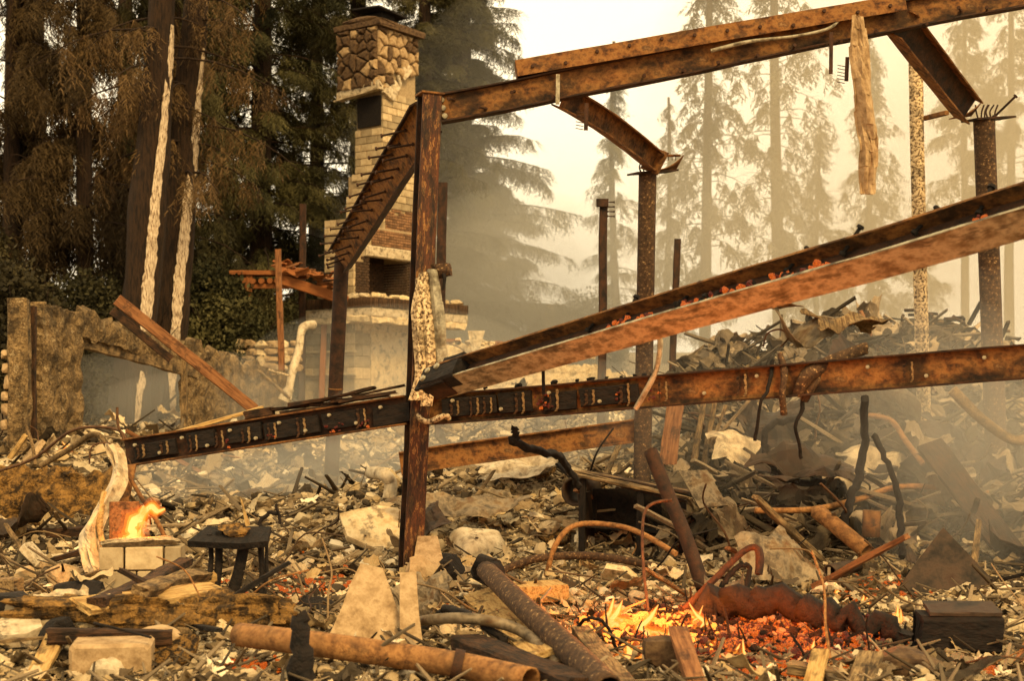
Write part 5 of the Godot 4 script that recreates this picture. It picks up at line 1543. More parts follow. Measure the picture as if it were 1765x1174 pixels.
	lump("rolled_bundle", "pale rolled bundle lying behind the tall column's right side", "bundle", 800, 815, Vector3(0.85, 0.2, 0.22), M.plaster, 64, turn(0.45, 0, 0.1), 0.6, 8, 0.1)
	rod("elbow_pipe", "pale bent pipe elbow left of the tall column", "pipe", [[640, 815, -0.22], [662, 818, -0.28], [674, 835, -0.2], [670, 862, -0.05]], 0.075, M.white, true, 0.1)
	rod("charred_hook", "black charred strip hooked under the lower beam", "charred strip", [[886, 738, 12.9], [890, 752, 12.9], [884, 760, 12.9], [925, 775, 13.1], [960, 785, 13.4], [985, 815, 13.8], [1000, 840, 14.0]], 0.034, M.char, false, 0.6)
	# burnt cabinet
	p = G(1095, 945)
	dd = -p.z
	o = T("burnt_cabinet", "black burnt cabinet frame with a slanting ash covered top", "cabinet", p)
	o.basis = turn(-0.25)
	for q in [[-0.5, 0.5, -0.35], [0.5, 0.5, -0.3], [-0.5, 0.72, 0.3], [0.5, 0.48, 0.3], [0.08, 0.6, 0.3]]:
		part(o, "post", bar(q[1] + 0.08, 0.06, 0.05, 8, 0.01, 0.01, q[0] * 9.0), M.char, Transform3D(along(Vector3.ZERO, Vector3(0.04, 1, 0.02), Vector3(0, 0, 1)), Vector3(q[0], -0.08, q[2])))
	part(o, "back_panel", box(1.0, 0.6, 0.02), M.char, Transform3D(turn(0, 0.1), Vector3(0, 0.28, -0.34)))
	part(o, "side_panel", box(0.02, 0.55, 0.6), M.sheet_dark, Transform3D(turn(0, 0, 0.1), Vector3(-0.5, 0.28, 0)))
	for k in 8:
		part(o, "top_board", bar(1.2, 0.09, 0.022, 12, 0.02, 0.012, k * 4.0), M.wood_grey if k % 3 else M.char_wood, Transform3D(turn(PI / 2 + rf(-0.04, 0.04), 0.2 + rf(-0.03, 0.03), 0.0), Vector3(-0.62, 0.76, -0.38 + 0.105 * k)))
	part(o, "shelf", box(0.95, 0.02, 0.5), M.char, Transform3D(turn(0, 0, -0.06), Vector3(0, 0.2, 0)))
	rod("tin_drum", "short round tin drum lying at the burnt cabinet's left corner", "drum", [[990, 848, 14.9], [1012, 838, 15.2]], 0.16, M.sheet_dark, true, 0.06)
	# pipes standing and curving in the middle
	rod("open_pipe", "rusty open-ended pipe leaning upright in front of the cabinet", "pipe", [[1121, 778, 12.3], [1150, 850, 12.1], [1183, 930, 11.9], [1212, 1015, 11.7]], 0.062, M.rust_dark, true, 0.04)
	rod("curved_hose", "ash coated hose running nearly level before the cabinet", "hose", [[857, 988, -0.1], [925, 963, -0.2], [1010, 958, -0.2], [1090, 968, -0.16], [1160, 985, -0.1]], 0.036, M.pipe_flaky, false, 0.1)
	rod("arched_pipe", "thin pipe rising and arching in front of the burnt cabinet", "pipe", [[942, 992, 12.9], [958, 938, 12.9], [993, 905, 13.0], [1061, 906, 13.0], [1110, 922, 12.8], [1165, 955, 12.5]], 0.026, M.pipe_tan, false, 0.08)
	rod("stiff_wire", "stiff wire hooked at its top standing before the fire pit", "wire", [[1158, 862, 11.0], [1125, 868, 11.0], [1109, 890, 10.9], [1108, 965, 10.6], [1118, 1060, 10.2], [1130, 1140, 9.8]], 0.012, M.wire)
	# the fire pit and around
	o = rod("burning_log", "thick red-brown log smouldering across the fire pit", "log", [[1228, 1040, 9.9], [1300, 1040, 9.8], [1400, 1052, 9.65], [1490, 1075, 9.5], [1565, 1098, 9.4]], 0.115, M.char, false, 0.35, 0.07)
	rod("bent_angle", "rusty yellow angle bar bent like an elbow over the burning log", "angle bar", [[1178, 1052, 9.9], [1230, 1000, 10.0], [1280, 952, 10.1], [1302, 944, 10.1], [1309, 958, 10.05], [1306, 990, 10.0]], 0.03, M.rust_dark, false, 0.3)
	rod("twisted_strap", "black twisted strap curling under the bent angle bar", "strap", [[1245, 1010, 10.0], [1262, 985, 10.05], [1290, 975, 10.1], [1288, 1010, 10.0], [1270, 1040, 9.9]], 0.02, M.char, false, 0.4)
	o = T("black_box", "charred black box right of the fire pit", "box", G(1648, 1122))
	o.basis = turn(-0.12)
	part(o, "body", bar(0.52, 0.3, 0.26, 12, 0.01, 0.02, 3.0), M.char, Transform3D(turn(PI / 2), Vector3(-0.26, 0.12, 0)))
	part(o, "lid", bar(0.46, 0.3, 0.03, 10, 0.01, 0.012, 5.0), M.sheet_dark, Transform3D(turn(PI / 2, 0, 0.12), Vector3(-0.2, 0.28, -0.02)))
	board("leaning_board", "cream board standing in the embers at the pit's lower right", [1395, 1190, -0.02], [1412, 1125, -0.16], 0.1, 0.04, M.wood_tan)
	board("leaning_board", "brown plank leaning in the pit's bright left embers", [1205, 1190, -0.02], [1168, 1085, -0.28], 0.11, 0.04, M.wood_red)
	board("leaning_board", "grey plank end behind the cream board at the bottom edge", [1460, 1165, -0.05], [1360, 1150, -0.1], 0.16, 0.06, M.wood_grey)
	board("leaning_board", "pale short plank near the black box's lower left", [1480, 1180, -0.05], [1500, 1128, -0.14], 0.14, 0.04, M.wood_grey)
	lump("round_char", "rounded scorched stone at the pit's lower left rim", "stone", 1148, 1160, Vector3(0.3, 0.24, 0.22), M.stone_brown, 71, Basis(), 0.4, 6, 0.05)
	lump("pale_cinder", "grey cinder block piece below the black box", "cinder block", 1560, 1165, Vector3(0.42, 0.18, 0.26), M.stone_brown, 72, turn(-0.4), 0.4)
	rod("arched_wire", "thin dark wire arching over the pit's left side", "wire", [[985, 1112, -0.02], [1000, 1075, -0.2], [1025, 1065, -0.28], [1050, 1085, -0.22], [1062, 1125, -0.05]], 0.012, M.char)
	board("pit_plank", "burnt plank sloping down from the pit's left rim", [1000, 1085, -0.12], [1085, 1190, -0.12], 0.12, 0.05, M.wood_grey)
	# sheets and things on the right pile
	slab("flat_tin", "flat grey tin panel leaning right of the rusty open pipe", "metal panel", P(1206, 838, 13.6), [Vector2(-0.2, -0.16), Vector2(0.1, -0.2), Vector2(0.25, 0.2), Vector2(-0.05, 0.26)], 0.012, M.sheet_metal, turn(0.1, 0.9, -0.15), 0.01)
	crumpled("tin_sheet", "crumpled pale tin sheet behind the flat grey panel", "metal sheet", P(1258, 795, 15.2), 0.6, 0.45, M.sheet_pale, 21, turn(0.5, 0.5, 0.3), 0.2)
	crumpled("tin_sheet", "dark boxy folded sheet standing in the pile's middle", "metal sheet", P(1325, 755, 15.6), 0.9, 0.7, M.sheet_dark, 22, turn(-0.3, 1.1, 0.2), 0.3)
	crumpled("tin_sheet", "curved duct-like sheet rising on the pile below the lower beam", "metal sheet", P(1510, 705, 16.0), 0.8, 1.0, M.sheet_metal, 23, turn(0.6, 0.3, -0.6), 0.1, 2.4)
	crumpled("tin_sheet", "pale bent sheet catching light under the lower beam's middle", "metal sheet", P(1405, 695, 16.0), 0.7, 0.5, M.sheet_pale, 24, turn(-0.4, 0.9, 0.5), 0.2)
	crumpled("tin_sheet", "broad dark sheet bulging out of the pile's lower half", "metal sheet", P(1395, 850, 14.2), 1.1, 0.7, M.sheet_dark, 25, turn(0.3, 0.5, 0.1), 0.28)
	crumpled("tin_sheet", "ragged dark sheet hanging at the pile's right side", "metal sheet", P(1640, 790, 15.6), 1.2, 0.9, M.sheet_dark, 26, turn(-0.5, 0.9, -0.1), 0.3)
	crumpled("tin_sheet", "long creased sheet on the pile before the flaking column", "metal sheet", P(1660, 880, 14.4), 1.1, 0.5, M.sheet_metal, 27, turn(-0.7, 0.7, -0.2), 0.2)
	crumpled("tin_sheet", "dusty tan sheet folded above the short tan pipe", "metal sheet", P(1470, 830, 14.8), 0.8, 0.5, M.sheet_pale, 28, turn(0.9, 0.6, 0.4), 0.25)
	crumpled("tin_sheet", "tipped grey sheet between the fire pit and the short tan pipe", "metal sheet", P(1330, 965, 12.2), 0.65, 0.45, M.sheet_metal, 29, turn(-0.4, 0.7, -0.5), 0.12)
	slab("dark_plate", "dark triangular plate standing behind the black box", "metal plate", P(1640, 985, 12.2), [Vector2(-0.55, 0.3), Vector2(-0.05, -0.42), Vector2(0.5, 0.3)], 0.02, M.sheet_dark, turn(-0.2, 1.0, 0.0), 0.02)
	board("dark_plank", "long dark plank falling across the pile in front of the flaking column", [1600, 765, 14.3], [1765, 985, 12.9], 0.26, 0.05, M.char_wood, 0.012, 0.4)
	rod("short_pipe", "short tan pipe stub lying in the pile above the fire pit", "pipe", [[1408, 882, 13.4], [1450, 915, 13.1], [1492, 950, 12.9]], 0.075, M.pipe_tan, true, 0.06)
	rod("clay_pot", "upright terracotta pipe stub right of the short tan pipe", "pipe stub", [[1500, 925, 13.3], [1502, 880, 13.3]], 0.085, M.rust_clean, true, 0.04)
	rod("open_tube", "dark open tube end pointing out beneath the short tan pipe", "tube", [[1428, 985, 12.2], [1475, 975, 12.8]], 0.06, M.sheet_dark, true)
	rod("curled_bar", "black bent bar curling down the pile's left part", "frame", [[1372, 722, 14.6], [1325, 735, 14.4], [1318, 770, 14.3], [1335, 810, 14.2], [1365, 830, 14.2], [1420, 832, 14.3]], 0.035, M.char, false, 0.25)
	rod("bent_strut", "smoky bent strut reaching from the lower beam to the right edge", "strut", [[1640, 672, 14.0], [1690, 722, 14.0], [1745, 758, 14.0], [1790, 750, 14.0]], 0.05, M.wood_grey, false, 0.3)
	rod("long_pipe", "long thin pipe lying level across the pile", "pipe", [[1300, 880, 13.6], [1400, 878, 13.6], [1480, 860, 13.8], [1560, 838, 14.0], [1700, 848, 14.4]], 0.03, M.pipe_tan, false, 0.06)
	rod("curved_pipe", "pale thin pipe curving over the pile below the lower beam", "pipe", [[1498, 716, 15.2], [1535, 725, 15.0], [1560, 760, 14.8], [1590, 800, 14.6]], 0.03, M.pipe_tan, false, 0.06)
	rod("tall_rod", "twisted black rod hanging from the lower beam into the pile", "rod", [[1488, 690, 13.0], [1490, 760, 13.4], [1480, 820, 13.5], [1462, 870, 13.4], [1455, 920, 13.2]], 0.035, M.char, false, 0.6)
	rod("tall_rod", "second crooked black rod beside the twisted hanging one", "rod", [[1505, 750, 13.4], [1530, 800, 13.3], [1548, 850, 13.1], [1552, 905, 13.0], [1555, 960, 12.8]], 0.03, M.char, false, 0.6)
	# scraps draped on the right lower beam
	for q in [[[1492, 600], [1430, 625], [1392, 650], [1376, 682], "charred scraps draped over the lower beam, longest pale fold", 0.05], [[1470, 612], [1425, 640], [1400, 668], [1385, 690], "ragged grey strip under the longest pale fold", 0.03], [[1345, 610], [1352, 640], [1348, 680], [1352, 715], "stringy blackened drip hanging over the lower beam", 0.026], [[1330, 620], [1326, 660], [1310, 700], [1300, 760], "thin ropey strand hanging left of the blackened drip", 0.016], [[1380, 660], [1385, 690], [1372, 735], [1380, 790], "thin hooked strand hanging right of the blackened drip", 0.016]]:
		var dz := 12.0
		rod("draped_scrap", q[4], "scrap", [[q[0][0], q[0][1], dz], [q[1][0], q[1][1], dz - 0.1], [q[2][0], q[2][1], dz - 0.15], [q[3][0], q[3][1], dz - 0.1]], q[5], M.pipe_flaky if q[5] > 0.02 else M.char, false, 0.7)
	for q in [[1325, 600, 0.5, 0.3, 31, "crumpled mesh-like scrap perched on the lower beam's middle"], [1395, 600, 0.7, 0.3, 32, "torn roofing scrap lying on the lower beam right of the mesh-like one"], [1450, 598, 0.6, 0.4, 33, "folded roofing felt resting on top of the lower beam"]]:
		crumpled("roofing_scrap", q[5], "roofing scrap", P(q[0], q[1], 12.3), q[2], q[3], M.sheet_metal if q[4] != 33 else M.wood_grey, q[4], turn(rf(-0.3, 0.3), 0.3), 0.25)
	rod("wire_curl", "springy curl of wire above the mesh-like scrap", "wire", [[1315, 598, 12.3], [1322, 575, 12.3], [1345, 568, 12.3], [1358, 582, 12.3], [1345, 598, 12.3]], 0.008, M.wire)
	board("wood_shard", "split reddish wood shard standing on top of the debris hill", [1510, 605, 19.8], [1482, 535, 19.8], 0.24, 0.06, M.wood_red, 0.02, 0.0, 0.4)
	rod("leaning_strut", "thin dark strut leaning beside the flaking column on the hill", "strut", [[1668, 560, 18.5], [1690, 520, 18.3]], 0.03, M.char)
	# the domed tangle on the hill
	o = T("domed_tangle", "domed tangle of burnt sticks on the hill behind the white post", "stick heap", P(1600, 600, 21.5))
	for k in 60:
		var a := rf(-1.0, 1.0)
		var q0 := Vector3(a * 0.85, 0.42 * (1.0 - a * a) + rf(-0.1, 0.06), rf(-0.4, 0.4))
		var q1 := q0 + Vector3(rf(-0.6, 0.6), rf(-0.2, 0.1), rf(-0.3, 0.3))
		part(o, "stick", tube([q0, q0.lerp(q1, 0.5) + Vector3(0, 0.04, 0), q1], rf(0.012, 0.03), 5), [M.char, M.wood_grey, M.char_wood][k % 3])
	lump("hill_lump", "blackened lump on the hill left of the white post", "lump", 1545, 575, Vector3(0.5, 0.3, 0.4), M.char, 75)
	# leaning boards round the column of smoke in the middle right
	for q in [[1165, 690, 1150, 800, "reddish panel strip standing behind the pipe column's right side", 0.2], [1215, 680, 1195, 790, "dark slat standing right of the reddish panel strip", 0.07], [1232, 690, 1212, 800, "grey slat beside the small upright flame", 0.06], [1250, 700, 1225, 770, "thin lath leaning over the small upright flame", 0.04], [1290, 690, 1230, 760, "long lath slanting above the crumpled pale tin sheet", 0.04]]:
		board("standing_slat", q[4], [q[0], q[1], 15.6], [q[2], q[3], 15.4], q[5], 0.03, M.wood_red if q[5] > 0.1 else M.wood_grey, 0.012, 0.0, 1.0, "slat")

# ---------- loose rubble ----------
func spot() -> Vector3:      # a random place on the visible plot
	var d := 6.2 * pow(34.0 / 6.2, rng.randf())
	var x := rf(-0.46, 0.46) * d + rf(-0.5, 0.5)
	return Vector3(x, hill(x, d), -d)

func in_pit(p: Vector3) -> float:
	var u := (p.x - 1.62) / 1.05
	var v := (-p.z - 9.75) / 0.95
	return u * u + v * v

func place_words(px: float, py: float) -> Array:
	var best := marks.duplicate()
	best.sort_custom(func(a, b): return hypot(a, px, py) < hypot(b, px, py))
	return best

func hypot(m: Array, px: float, py: float) -> float:
	return absf(m[1] - px) + 2.0 * absf(m[2] - py)

func relation(m: Array, px: float, py: float) -> String:
	var dx: float = px - m[1]
	var dy: float = py - m[2]
	if absf(dy) > absf(dx) * 0.6: return ("in front of" if dy > 0 else "behind")
	return "to the right of" if dx > 0 else "to the left of"

func auto_label(words: Array, px: float, py: float) -> String:
	var near := place_words(px, py)
	for i in 7:
		for w in words:
			var l: String = "%s %s %s" % [w, relation(near[i], px, py), near[i][0]]
			if not said.has(l) and l.split(" ").size() <= 15: return l
	for i in 6:
		for j in range(i + 1, 7):
			var l: String = "%s between %s and %s" % [words[0], near[i][0], near[j][0]]
			if not said.has(l) and l.split(" ").size() <= 16: return l
	return "%s %s %s" % [words[0], relation(near[0], px, py), near[0][0]]

func rubble() -> void:
	marks = [["the tall column", 705, 960], ["the ochre slab", 95, 870], ["the burnt stool", 400, 980], ["the block base", 245, 985], ["the fallen tan pipe", 650, 1125], ["the triangular slab", 630, 1010], ["the broken basin", 828, 920], ["the burnt cabinet", 1090, 880], ["the open pipe", 1165, 900], ["the fire pit", 1310, 1090], ["the black box", 1648, 1085], ["the long grey pipe", 920, 1060], ["the flaking column", 1715, 880], ["the short tan pipe", 1450, 915], ["the insulation roll", 250, 1075], ["the round post", 572, 820], ["the pale draped sheet", 890, 815], ["the lower beam's tip", 215, 790], ["the flat tin panel", 1206, 838], ["the dark triangular plate", 1640, 985], ["the bent angle bar", 1250, 990], ["the back beam", 900, 765], ["the burnt wall", 200, 740], ["the concrete block", 195, 1130], ["the tile mat", 745, 940], ["the curved hose", 1010, 960], ["the pale elbow pipe", 660, 840], ["the domed tangle", 1600, 575], ["the wood shard", 1500, 570], ["the white post", 1592, 700]]
	# single pieces
	var lumps := []
	for i in 10: lumps.append(chunk(Vector3(1, 0.6, 0.8), 400 + i, 4, 7, 0.09))
	var flats := []
	for i in 8: flats.append(plate(shard(1, 0.8, 500 + i, 5 + i % 3), 0.12, 0.03, i * 9.0))
	var sheets := []
	for i in 10: sheets.append(crumple(1, 0.7, 600 + i, 0.22, 1.0, 0.0 if i % 3 else 2.2))
	var sticks := []
	for i in 6: sticks.append(bar(1.0, 0.09, 0.05, 10, 0.03, 0.012, i * 8.0, 0.8))
	var rods := []
	for i in 8:
		var a := rf(-0.7, 0.7)
		rods.append(tube(smooth_path([Vector3(0, 0, 0), Vector3(0.05 * a, 0.12 * a, 0.33), Vector3(-0.2 * a, 0.25 * a, 0.66), Vector3(a * 0.3, 0.1 * a, 1.0)], 4), 0.011, 7, 0.009, 0.3))
	var pieces := []
	for i in 300:
		var px := rf(-20, 1785)
		var lo := 770.0 if px < 1150 else 640.0
		var py := rf(lo, 1172) if rng.randf() < 0.8 else rf(850, 1172)
		pieces.append([px, py])
	for i in pieces.size():
		var px: float = pieces[i][0]
		var py: float = pieces[i][1]
		var p := G(px, py)
		if p.z < -40.0 or in_pit(p) < 1.7: continue
		var hides := false      # keep the pieces off the things that stand out in the photograph
		for q in [[310, 485, 880, 1060], [130, 325, 790, 1050], [400, 930, 1080, 1180], [560, 735, 930, 1085], [775, 885, 890, 965], [690, 720, 800, 1000], [830, 1050, 980, 1180], [1570, 1725, 1040, 1150]]:
			if px > q[0] and px < q[1] and py > q[2] and py < q[3]: hides = true
		if hides: continue
		var right := px > 1180 and py < 960
		var roll := rng.randf()
		var yaw := rf(0, TAU)
		var near := sqrt(absf(p.z) / 12.0)
		if roll < (0.12 if right else 0.3):
			var s := rf(0.14, 0.34) * near
			var pick: Array = [["concrete", "grey beige"], ["plaster", "cream"], ["wood_grey", "scorched grey"], ["stone_pale", "tan"], ["stone_brown", "dark brown"], ["char", "charred black"], ["block_1", "sandy"]][rng.randi() % 7]
			var sz := "small" if s < 0.18 * near else ("middling" if s < 0.27 * near else "large")
			one("broken_lump", lumps[i % 10], M[pick[0]], auto_label(["%s %s broken lump" % [sz, pick[1]], "%s %s rough chunk" % [sz, pick[1]]], px, py), "rubble lump", Transform3D(turn(yaw, rf(-0.5, 0.5)).scaled(Vector3.ONE * s), p + Vector3(0, s * 0.2, 0)), "broken lumps in the rubble")
		elif roll < (0.2 if right else 0.5):
			var s := rf(0.22, 0.5) * near
			var tilt := rf(0.1, 0.9)
			var pick: Array = [["white", "whitish"], ["plaster", "cream"], ["concrete", "grey"], ["stone_pale", "tan"], ["ochre", "ochre"], ["wood_grey", "scorched grey"]][rng.randi() % 6]
			one("plaster_piece", flats[i % 8], M[pick[0]], auto_label(["%s %s broken slab piece" % ["steeply tilted" if tilt > 0.5 else "nearly flat", pick[1]], "%s %s plaster shard" % ["big" if s > 0.38 * near else "smaller", pick[1]]], px, py), "slab piece", Transform3D((turn(yaw) * Basis(Vector3(1, 0, 0), tilt)).scaled(Vector3.ONE * s), p + Vector3(0, s * 0.3 * sin(tilt) + 0.02, 0)), "broken slab pieces in the rubble")
		elif roll < (0.55 if right else 0.62):
			var s := rf(0.3, 0.85) * near
			var pick: Array = [["sheet_metal", "dusty grey"], ["sheet_dark", "blackened"], ["sheet_pale", "pale"], ["rust_dark", "rusty"], ["sheet_dark", "sooty"]][rng.randi() % 5]
			one("metal_scrap", sheets[i % 10], M[pick[0]], auto_label(["%s %s crumpled sheet" % ["large" if s > 0.6 * near else "small", pick[1]], "%s torn metal sheet" % pick[1], "%s bent scrap of sheet" % pick[1]], px, py), "metal scrap", Transform3D(turn(yaw, rf(-0.2, 1.1), rf(-0.4, 0.4)).scaled(Vector3.ONE * s), p + Vector3(0, s * rf(0.05, 0.3), 0)), "crumpled sheets in the rubble")
		elif roll < (0.75 if right else 0.85):
			var s := rf(0.4, 1.1) * near
			var pick: Array = [["char_wood", "charred"], ["wood_grey", "ash grey"], ["wood_grey", "dusty grey"], ["char", "black"], ["wood_red", "reddish"]][rng.randi() % 5]
			var pitch := rf(-0.75, 0.1)
			one("broken_lath", sticks[i % 6], M[pick[0]], auto_label(["%s %s %s lath" % ["long" if s > 0.75 * near else "short", pick[1], "steep" if pitch < -0.4 else "lying"], "%s %s stick of wood" % ["long" if s > 0.75 * near else "short", pick[1]]], px, py), "lath", Transform3D((turn(yaw) * Basis(Vector3(1, 0, 0), pitch)).scaled(Vector3(s, s, s)), p + Vector3(0, 0.06, 0)), "laths and sticks in the rubble")
		else:
			var s := rf(0.5, 1.3) * near
			var pick: Array = [["wire", "thin rusty"], ["rust_dark", "dark brown"], ["char", "black"], ["pipe_tan", "tan"]][rng.randi() % 4]
			var pitch := rf(-0.9, 0.0)
			one("bent_rod", rods[i % 8], M[pick[0]], auto_label(["%s %s bent rod" % [pick[1], "rising" if pitch < -0.4 else "lying"], "%s %s crooked rod" % ["longer" if s > 0.9 * near else "shorter", pick[1]]], px, py), "rod", Transform3D((turn(yaw) * Basis(Vector3(1, 0, 0), pitch)).scaled(Vector3(s, s, s)), p + Vector3(0, 0.05, 0)), "bent rods in the rubble")
	# what nobody could count
	var pal := [C(0.42, 0.33, 0.21), C(0.5, 0.42, 0.29), C(0.3, 0.23, 0.14), C(0.52, 0.43, 0.3), C(0.15, 0.11, 0.07), C(0.36, 0.27, 0.15), C(0.05, 0.04, 0.03), C(0.46, 0.36, 0.23), C(0.22, 0.165, 0.1), C(0.07, 0.055, 0.04), C(0.68, 0.6, 0.46), C(0.12, 0.09, 0.06)]
	for layer in [["ash_flakes", 170000, 0.01, 0.06, "thick litter of pale ash flakes and plaster chips covering the plot", "ash litter", 0], ["rubble_pieces", 16000, 0.03, 0.15, "countless fist-sized rubble pieces strewn over the plot", "rubble", 1], ["charred_splinters", 14000, 0.06, 0.4, "countless charred splinters and laths strewn through the ash", "splinters", 2], ["curled_scraps", 3500, 0.1, 0.3, "countless small curled scraps of tin and paper ash", "scraps", 3]]:
		var o := T(layer[0], layer[4], layer[5], Vector3.ZERO, "", "stuff")
		for k in 4:
			var mesh: Mesh
			if layer[6] == 0: mesh = plate(shard(1, 0.8, 40 + k, 5), 0.22, 0.06, k * 5.0) if k % 2 else chunk(Vector3(1, 0.4, 0.8), 140 + k, 2, 5, 0.12)
			elif layer[6] == 1: mesh = chunk(Vector3(1, 0.62, 0.8), 150 + k, 3, 7, 0.1)
			elif layer[6] == 2: mesh = bar(1.0, 0.1, 0.06, 4, 0.04, 0.015, k * 6.0, 0.6)
			else: mesh = crumple(1, 0.6, 160 + k, 0.25, 1.0, 1.5 if k % 2 else 0.0) if k < 2 else shift(crumple(1, 0.5, 166 + k, 0.3), Vector3.ZERO)
			var xfs := []
			var cols := []
			for i in int(layer[1] / 4):
				var p := spot()
				var q := in_pit(p)
				if q < 0.75 and layer[6] != 1: continue
				if q < 0.6 and rng.randf() < 0.7: continue
				var s := rf(layer[2], layer[3]) * (0.6 + 0.8 * rng.randf() * rng.randf()) * clampf(-p.z / 12.0, 0.8, 1.7)
				var patch := nz.get_noise_2d(p.x * 70.0 + 40.0, p.z * 70.0)
				var c: Color = pal[rng.randi() % pal.size()]
				if patch < -0.25 and rng.randf() < 0.45: c = c * 0.45
				if layer[6] == 2: c = C(0.04, 0.032, 0.024).lerp(C(0.3, 0.23, 0.15), pow(rng.randf(), 2.0))
				c = c * rf(0.75, 1.25)
				c.a = 1.0
				var b := turn(rf(0, TAU), rf(-0.6, 0.6), rf(-0.5, 0.5)) if layer[6] != 0 else turn(rf(0, TAU), rf(-0.9, 0.9), rf(-0.9, 0.9))
				xfs.append(Transform3D(b.scaled(Vector3.ONE * s), p + Vector3(0, s * rf(-0.05, 0.3), 0)))
				cols.append(c)
			many(o, layer[5].replace(" ", "_"), mesh, M.rubble, xfs, cols)
	var o := T("loose_wires", "tangle of countless thin wires and bent rods through the rubble", "wires", Vector3.ZERO, "", "stuff")
	for k in 6:
		var xfs := []
		var cols := []
		for i in 60:
			var p := spot()
			if in_pit(p) < 1.3 or p.z > -9.5: continue
			xfs.append(Transform3D((turn(rf(0, TAU)) * Basis(Vector3(1, 0, 0), -rf(0, 1) * rf(0, 1.1)) * Basis(Vector3(0, 0, 1), rf(0, TAU))).scaled(Vector3.ONE * rf(0.35, 0.9)), p + Vector3(0, 0.03, 0)))
			cols.append(C(0.05, 0.035, 0.025).lerp(C(0.26, 0.18, 0.1), pow(rng.randf(), 2.0)))
		many(o, "wire", rods[k], M.rubble, xfs, cols)
	# heaped scrap on the right hill
	var heap := T("scrap_heap", "dense heap of blackened scrap metal and laths forming the hill on the right", "scrap heap", Vector3.ZERO, "", "stuff")
	for k in 5:
		var mesh: Mesh = crumple(1, 0.6, 260 + k, 0.3, 1.0, 1.8 if k == 1 else 0.0) if k < 3 else (bar(1.0, 0.06, 0.04, 6, 0.04, 0.01, k * 6.0, 0.8) if k == 3 else rods[2])
		var xfs := []
		var cols := []
		for i in (420 if k < 3 else 900):
			var d := rf(13.6, 24.0)
			var x := rf(0.115, 0.42) * d + rf(-0.3, 0.3)
			var p := Vector3(x, hill(x, d), -d)
			var s := rf(0.12, 0.55) if k < 3 else rf(0.3, 1.1)
			var c := C(0.035, 0.028, 0.02).lerp(C(0.38, 0.3, 0.21), pow(rng.randf(), 2.3))
			xfs.append(Transform3D(turn(rf(0, TAU), rf(-1.1, 1.1) if k < 3 else rf(-0.6, 0.3), rf(-1, 1)).scaled(Vector3.ONE * s), p + Vector3(0, rf(0.0, 0.8) * s if k < 3 else rf(0, 0.25), 0)))
			cols.append(c)
		many(heap, "scrap", mesh, M.rubble, xfs, cols)

# ---------- fire ----------
func flame(h: float, w: float, ph: float) -> ArrayMesh:
	var s := ST()
	for t in 3:
		var rings := []
		var k: float = [1.0, 0.62, 0.75][t]
		var ox: float = [0.0, -0.3, 0.34][t] * w
		for i in 11:
			var u := i / 10.0
			var r := w * 0.42 * k * pow(sin(clampf(0.16 + u * 0.84, 0, 1) * PI), 0.8) * (1.0 - 0.45 * u) + 0.002
			var c := Vector3(ox * (1.0 - 0.3 * u) + 0.34 * w * nz.get_noise_2d(u * 110.0 + ph * 90.0, t * 70.0), u * h * k, 0.2 * w * nz.get_noise_2d(u * 110.0, t * 70.0 + ph * 50.0))
			rings.append(circle(c, Basis(Vector3(1, 0, 0), Vector3(0, 0, 1), Vector3(0, 1, 0)), r, 10, 0.6, ph + u * 1.5 + t))
		loft(s, rings, true, true)
	return done(s)

const SHELLS := [["flame_core", 0.62], ["flame_inner", 1.0], ["flame_edge", 1.5], ["flame_haze", 2.2]]

func lick(list: Array, fat: float, back: float, ph: float) -> ArrayMesh:      # a tongue of flame: [across, up, radius] in 5 mm steps
	var s := ST()
	var c := []
	var r := []
	for q in list:
		c.append(Vector3(q[0] * 0.0055, q[1] * 0.0055, -back + 0.01 * nz.get_noise_1d(q[1] * 90.0 + ph * 50.0)))
		r.append(Vector3(q[2] * 0.0042 * fat, 0, 0))
	c = smooth_path(c, 5)
	r = smooth_path(r, 5)
	var rings := []
	var up := Vector3(0, 0, 1)
	for i in c.size():
		var b := along(c[maxi(i - 1, 0)], c[mini(i + 1, c.size() - 1)], up)
		rings.append(circle(c[i], b, maxf(0.001, r[i].x), 10, 0.7, ph + i * 0.35))
	loft(s, rings, true, true)
	return done(s)

func lamp(at: Vector3, e: float, size: float, col: Color) -> void:
	var l := OmniLight3D.new()
	l.name = "fire_light"
	l.light_color = col
	l.light_energy = e
	l.light_size = size
	l.omni_range = 12.0
	l.omni_attenuation = 2.0
	l.shadow_enabled = true
	add_child(l, true)
	l.position = at

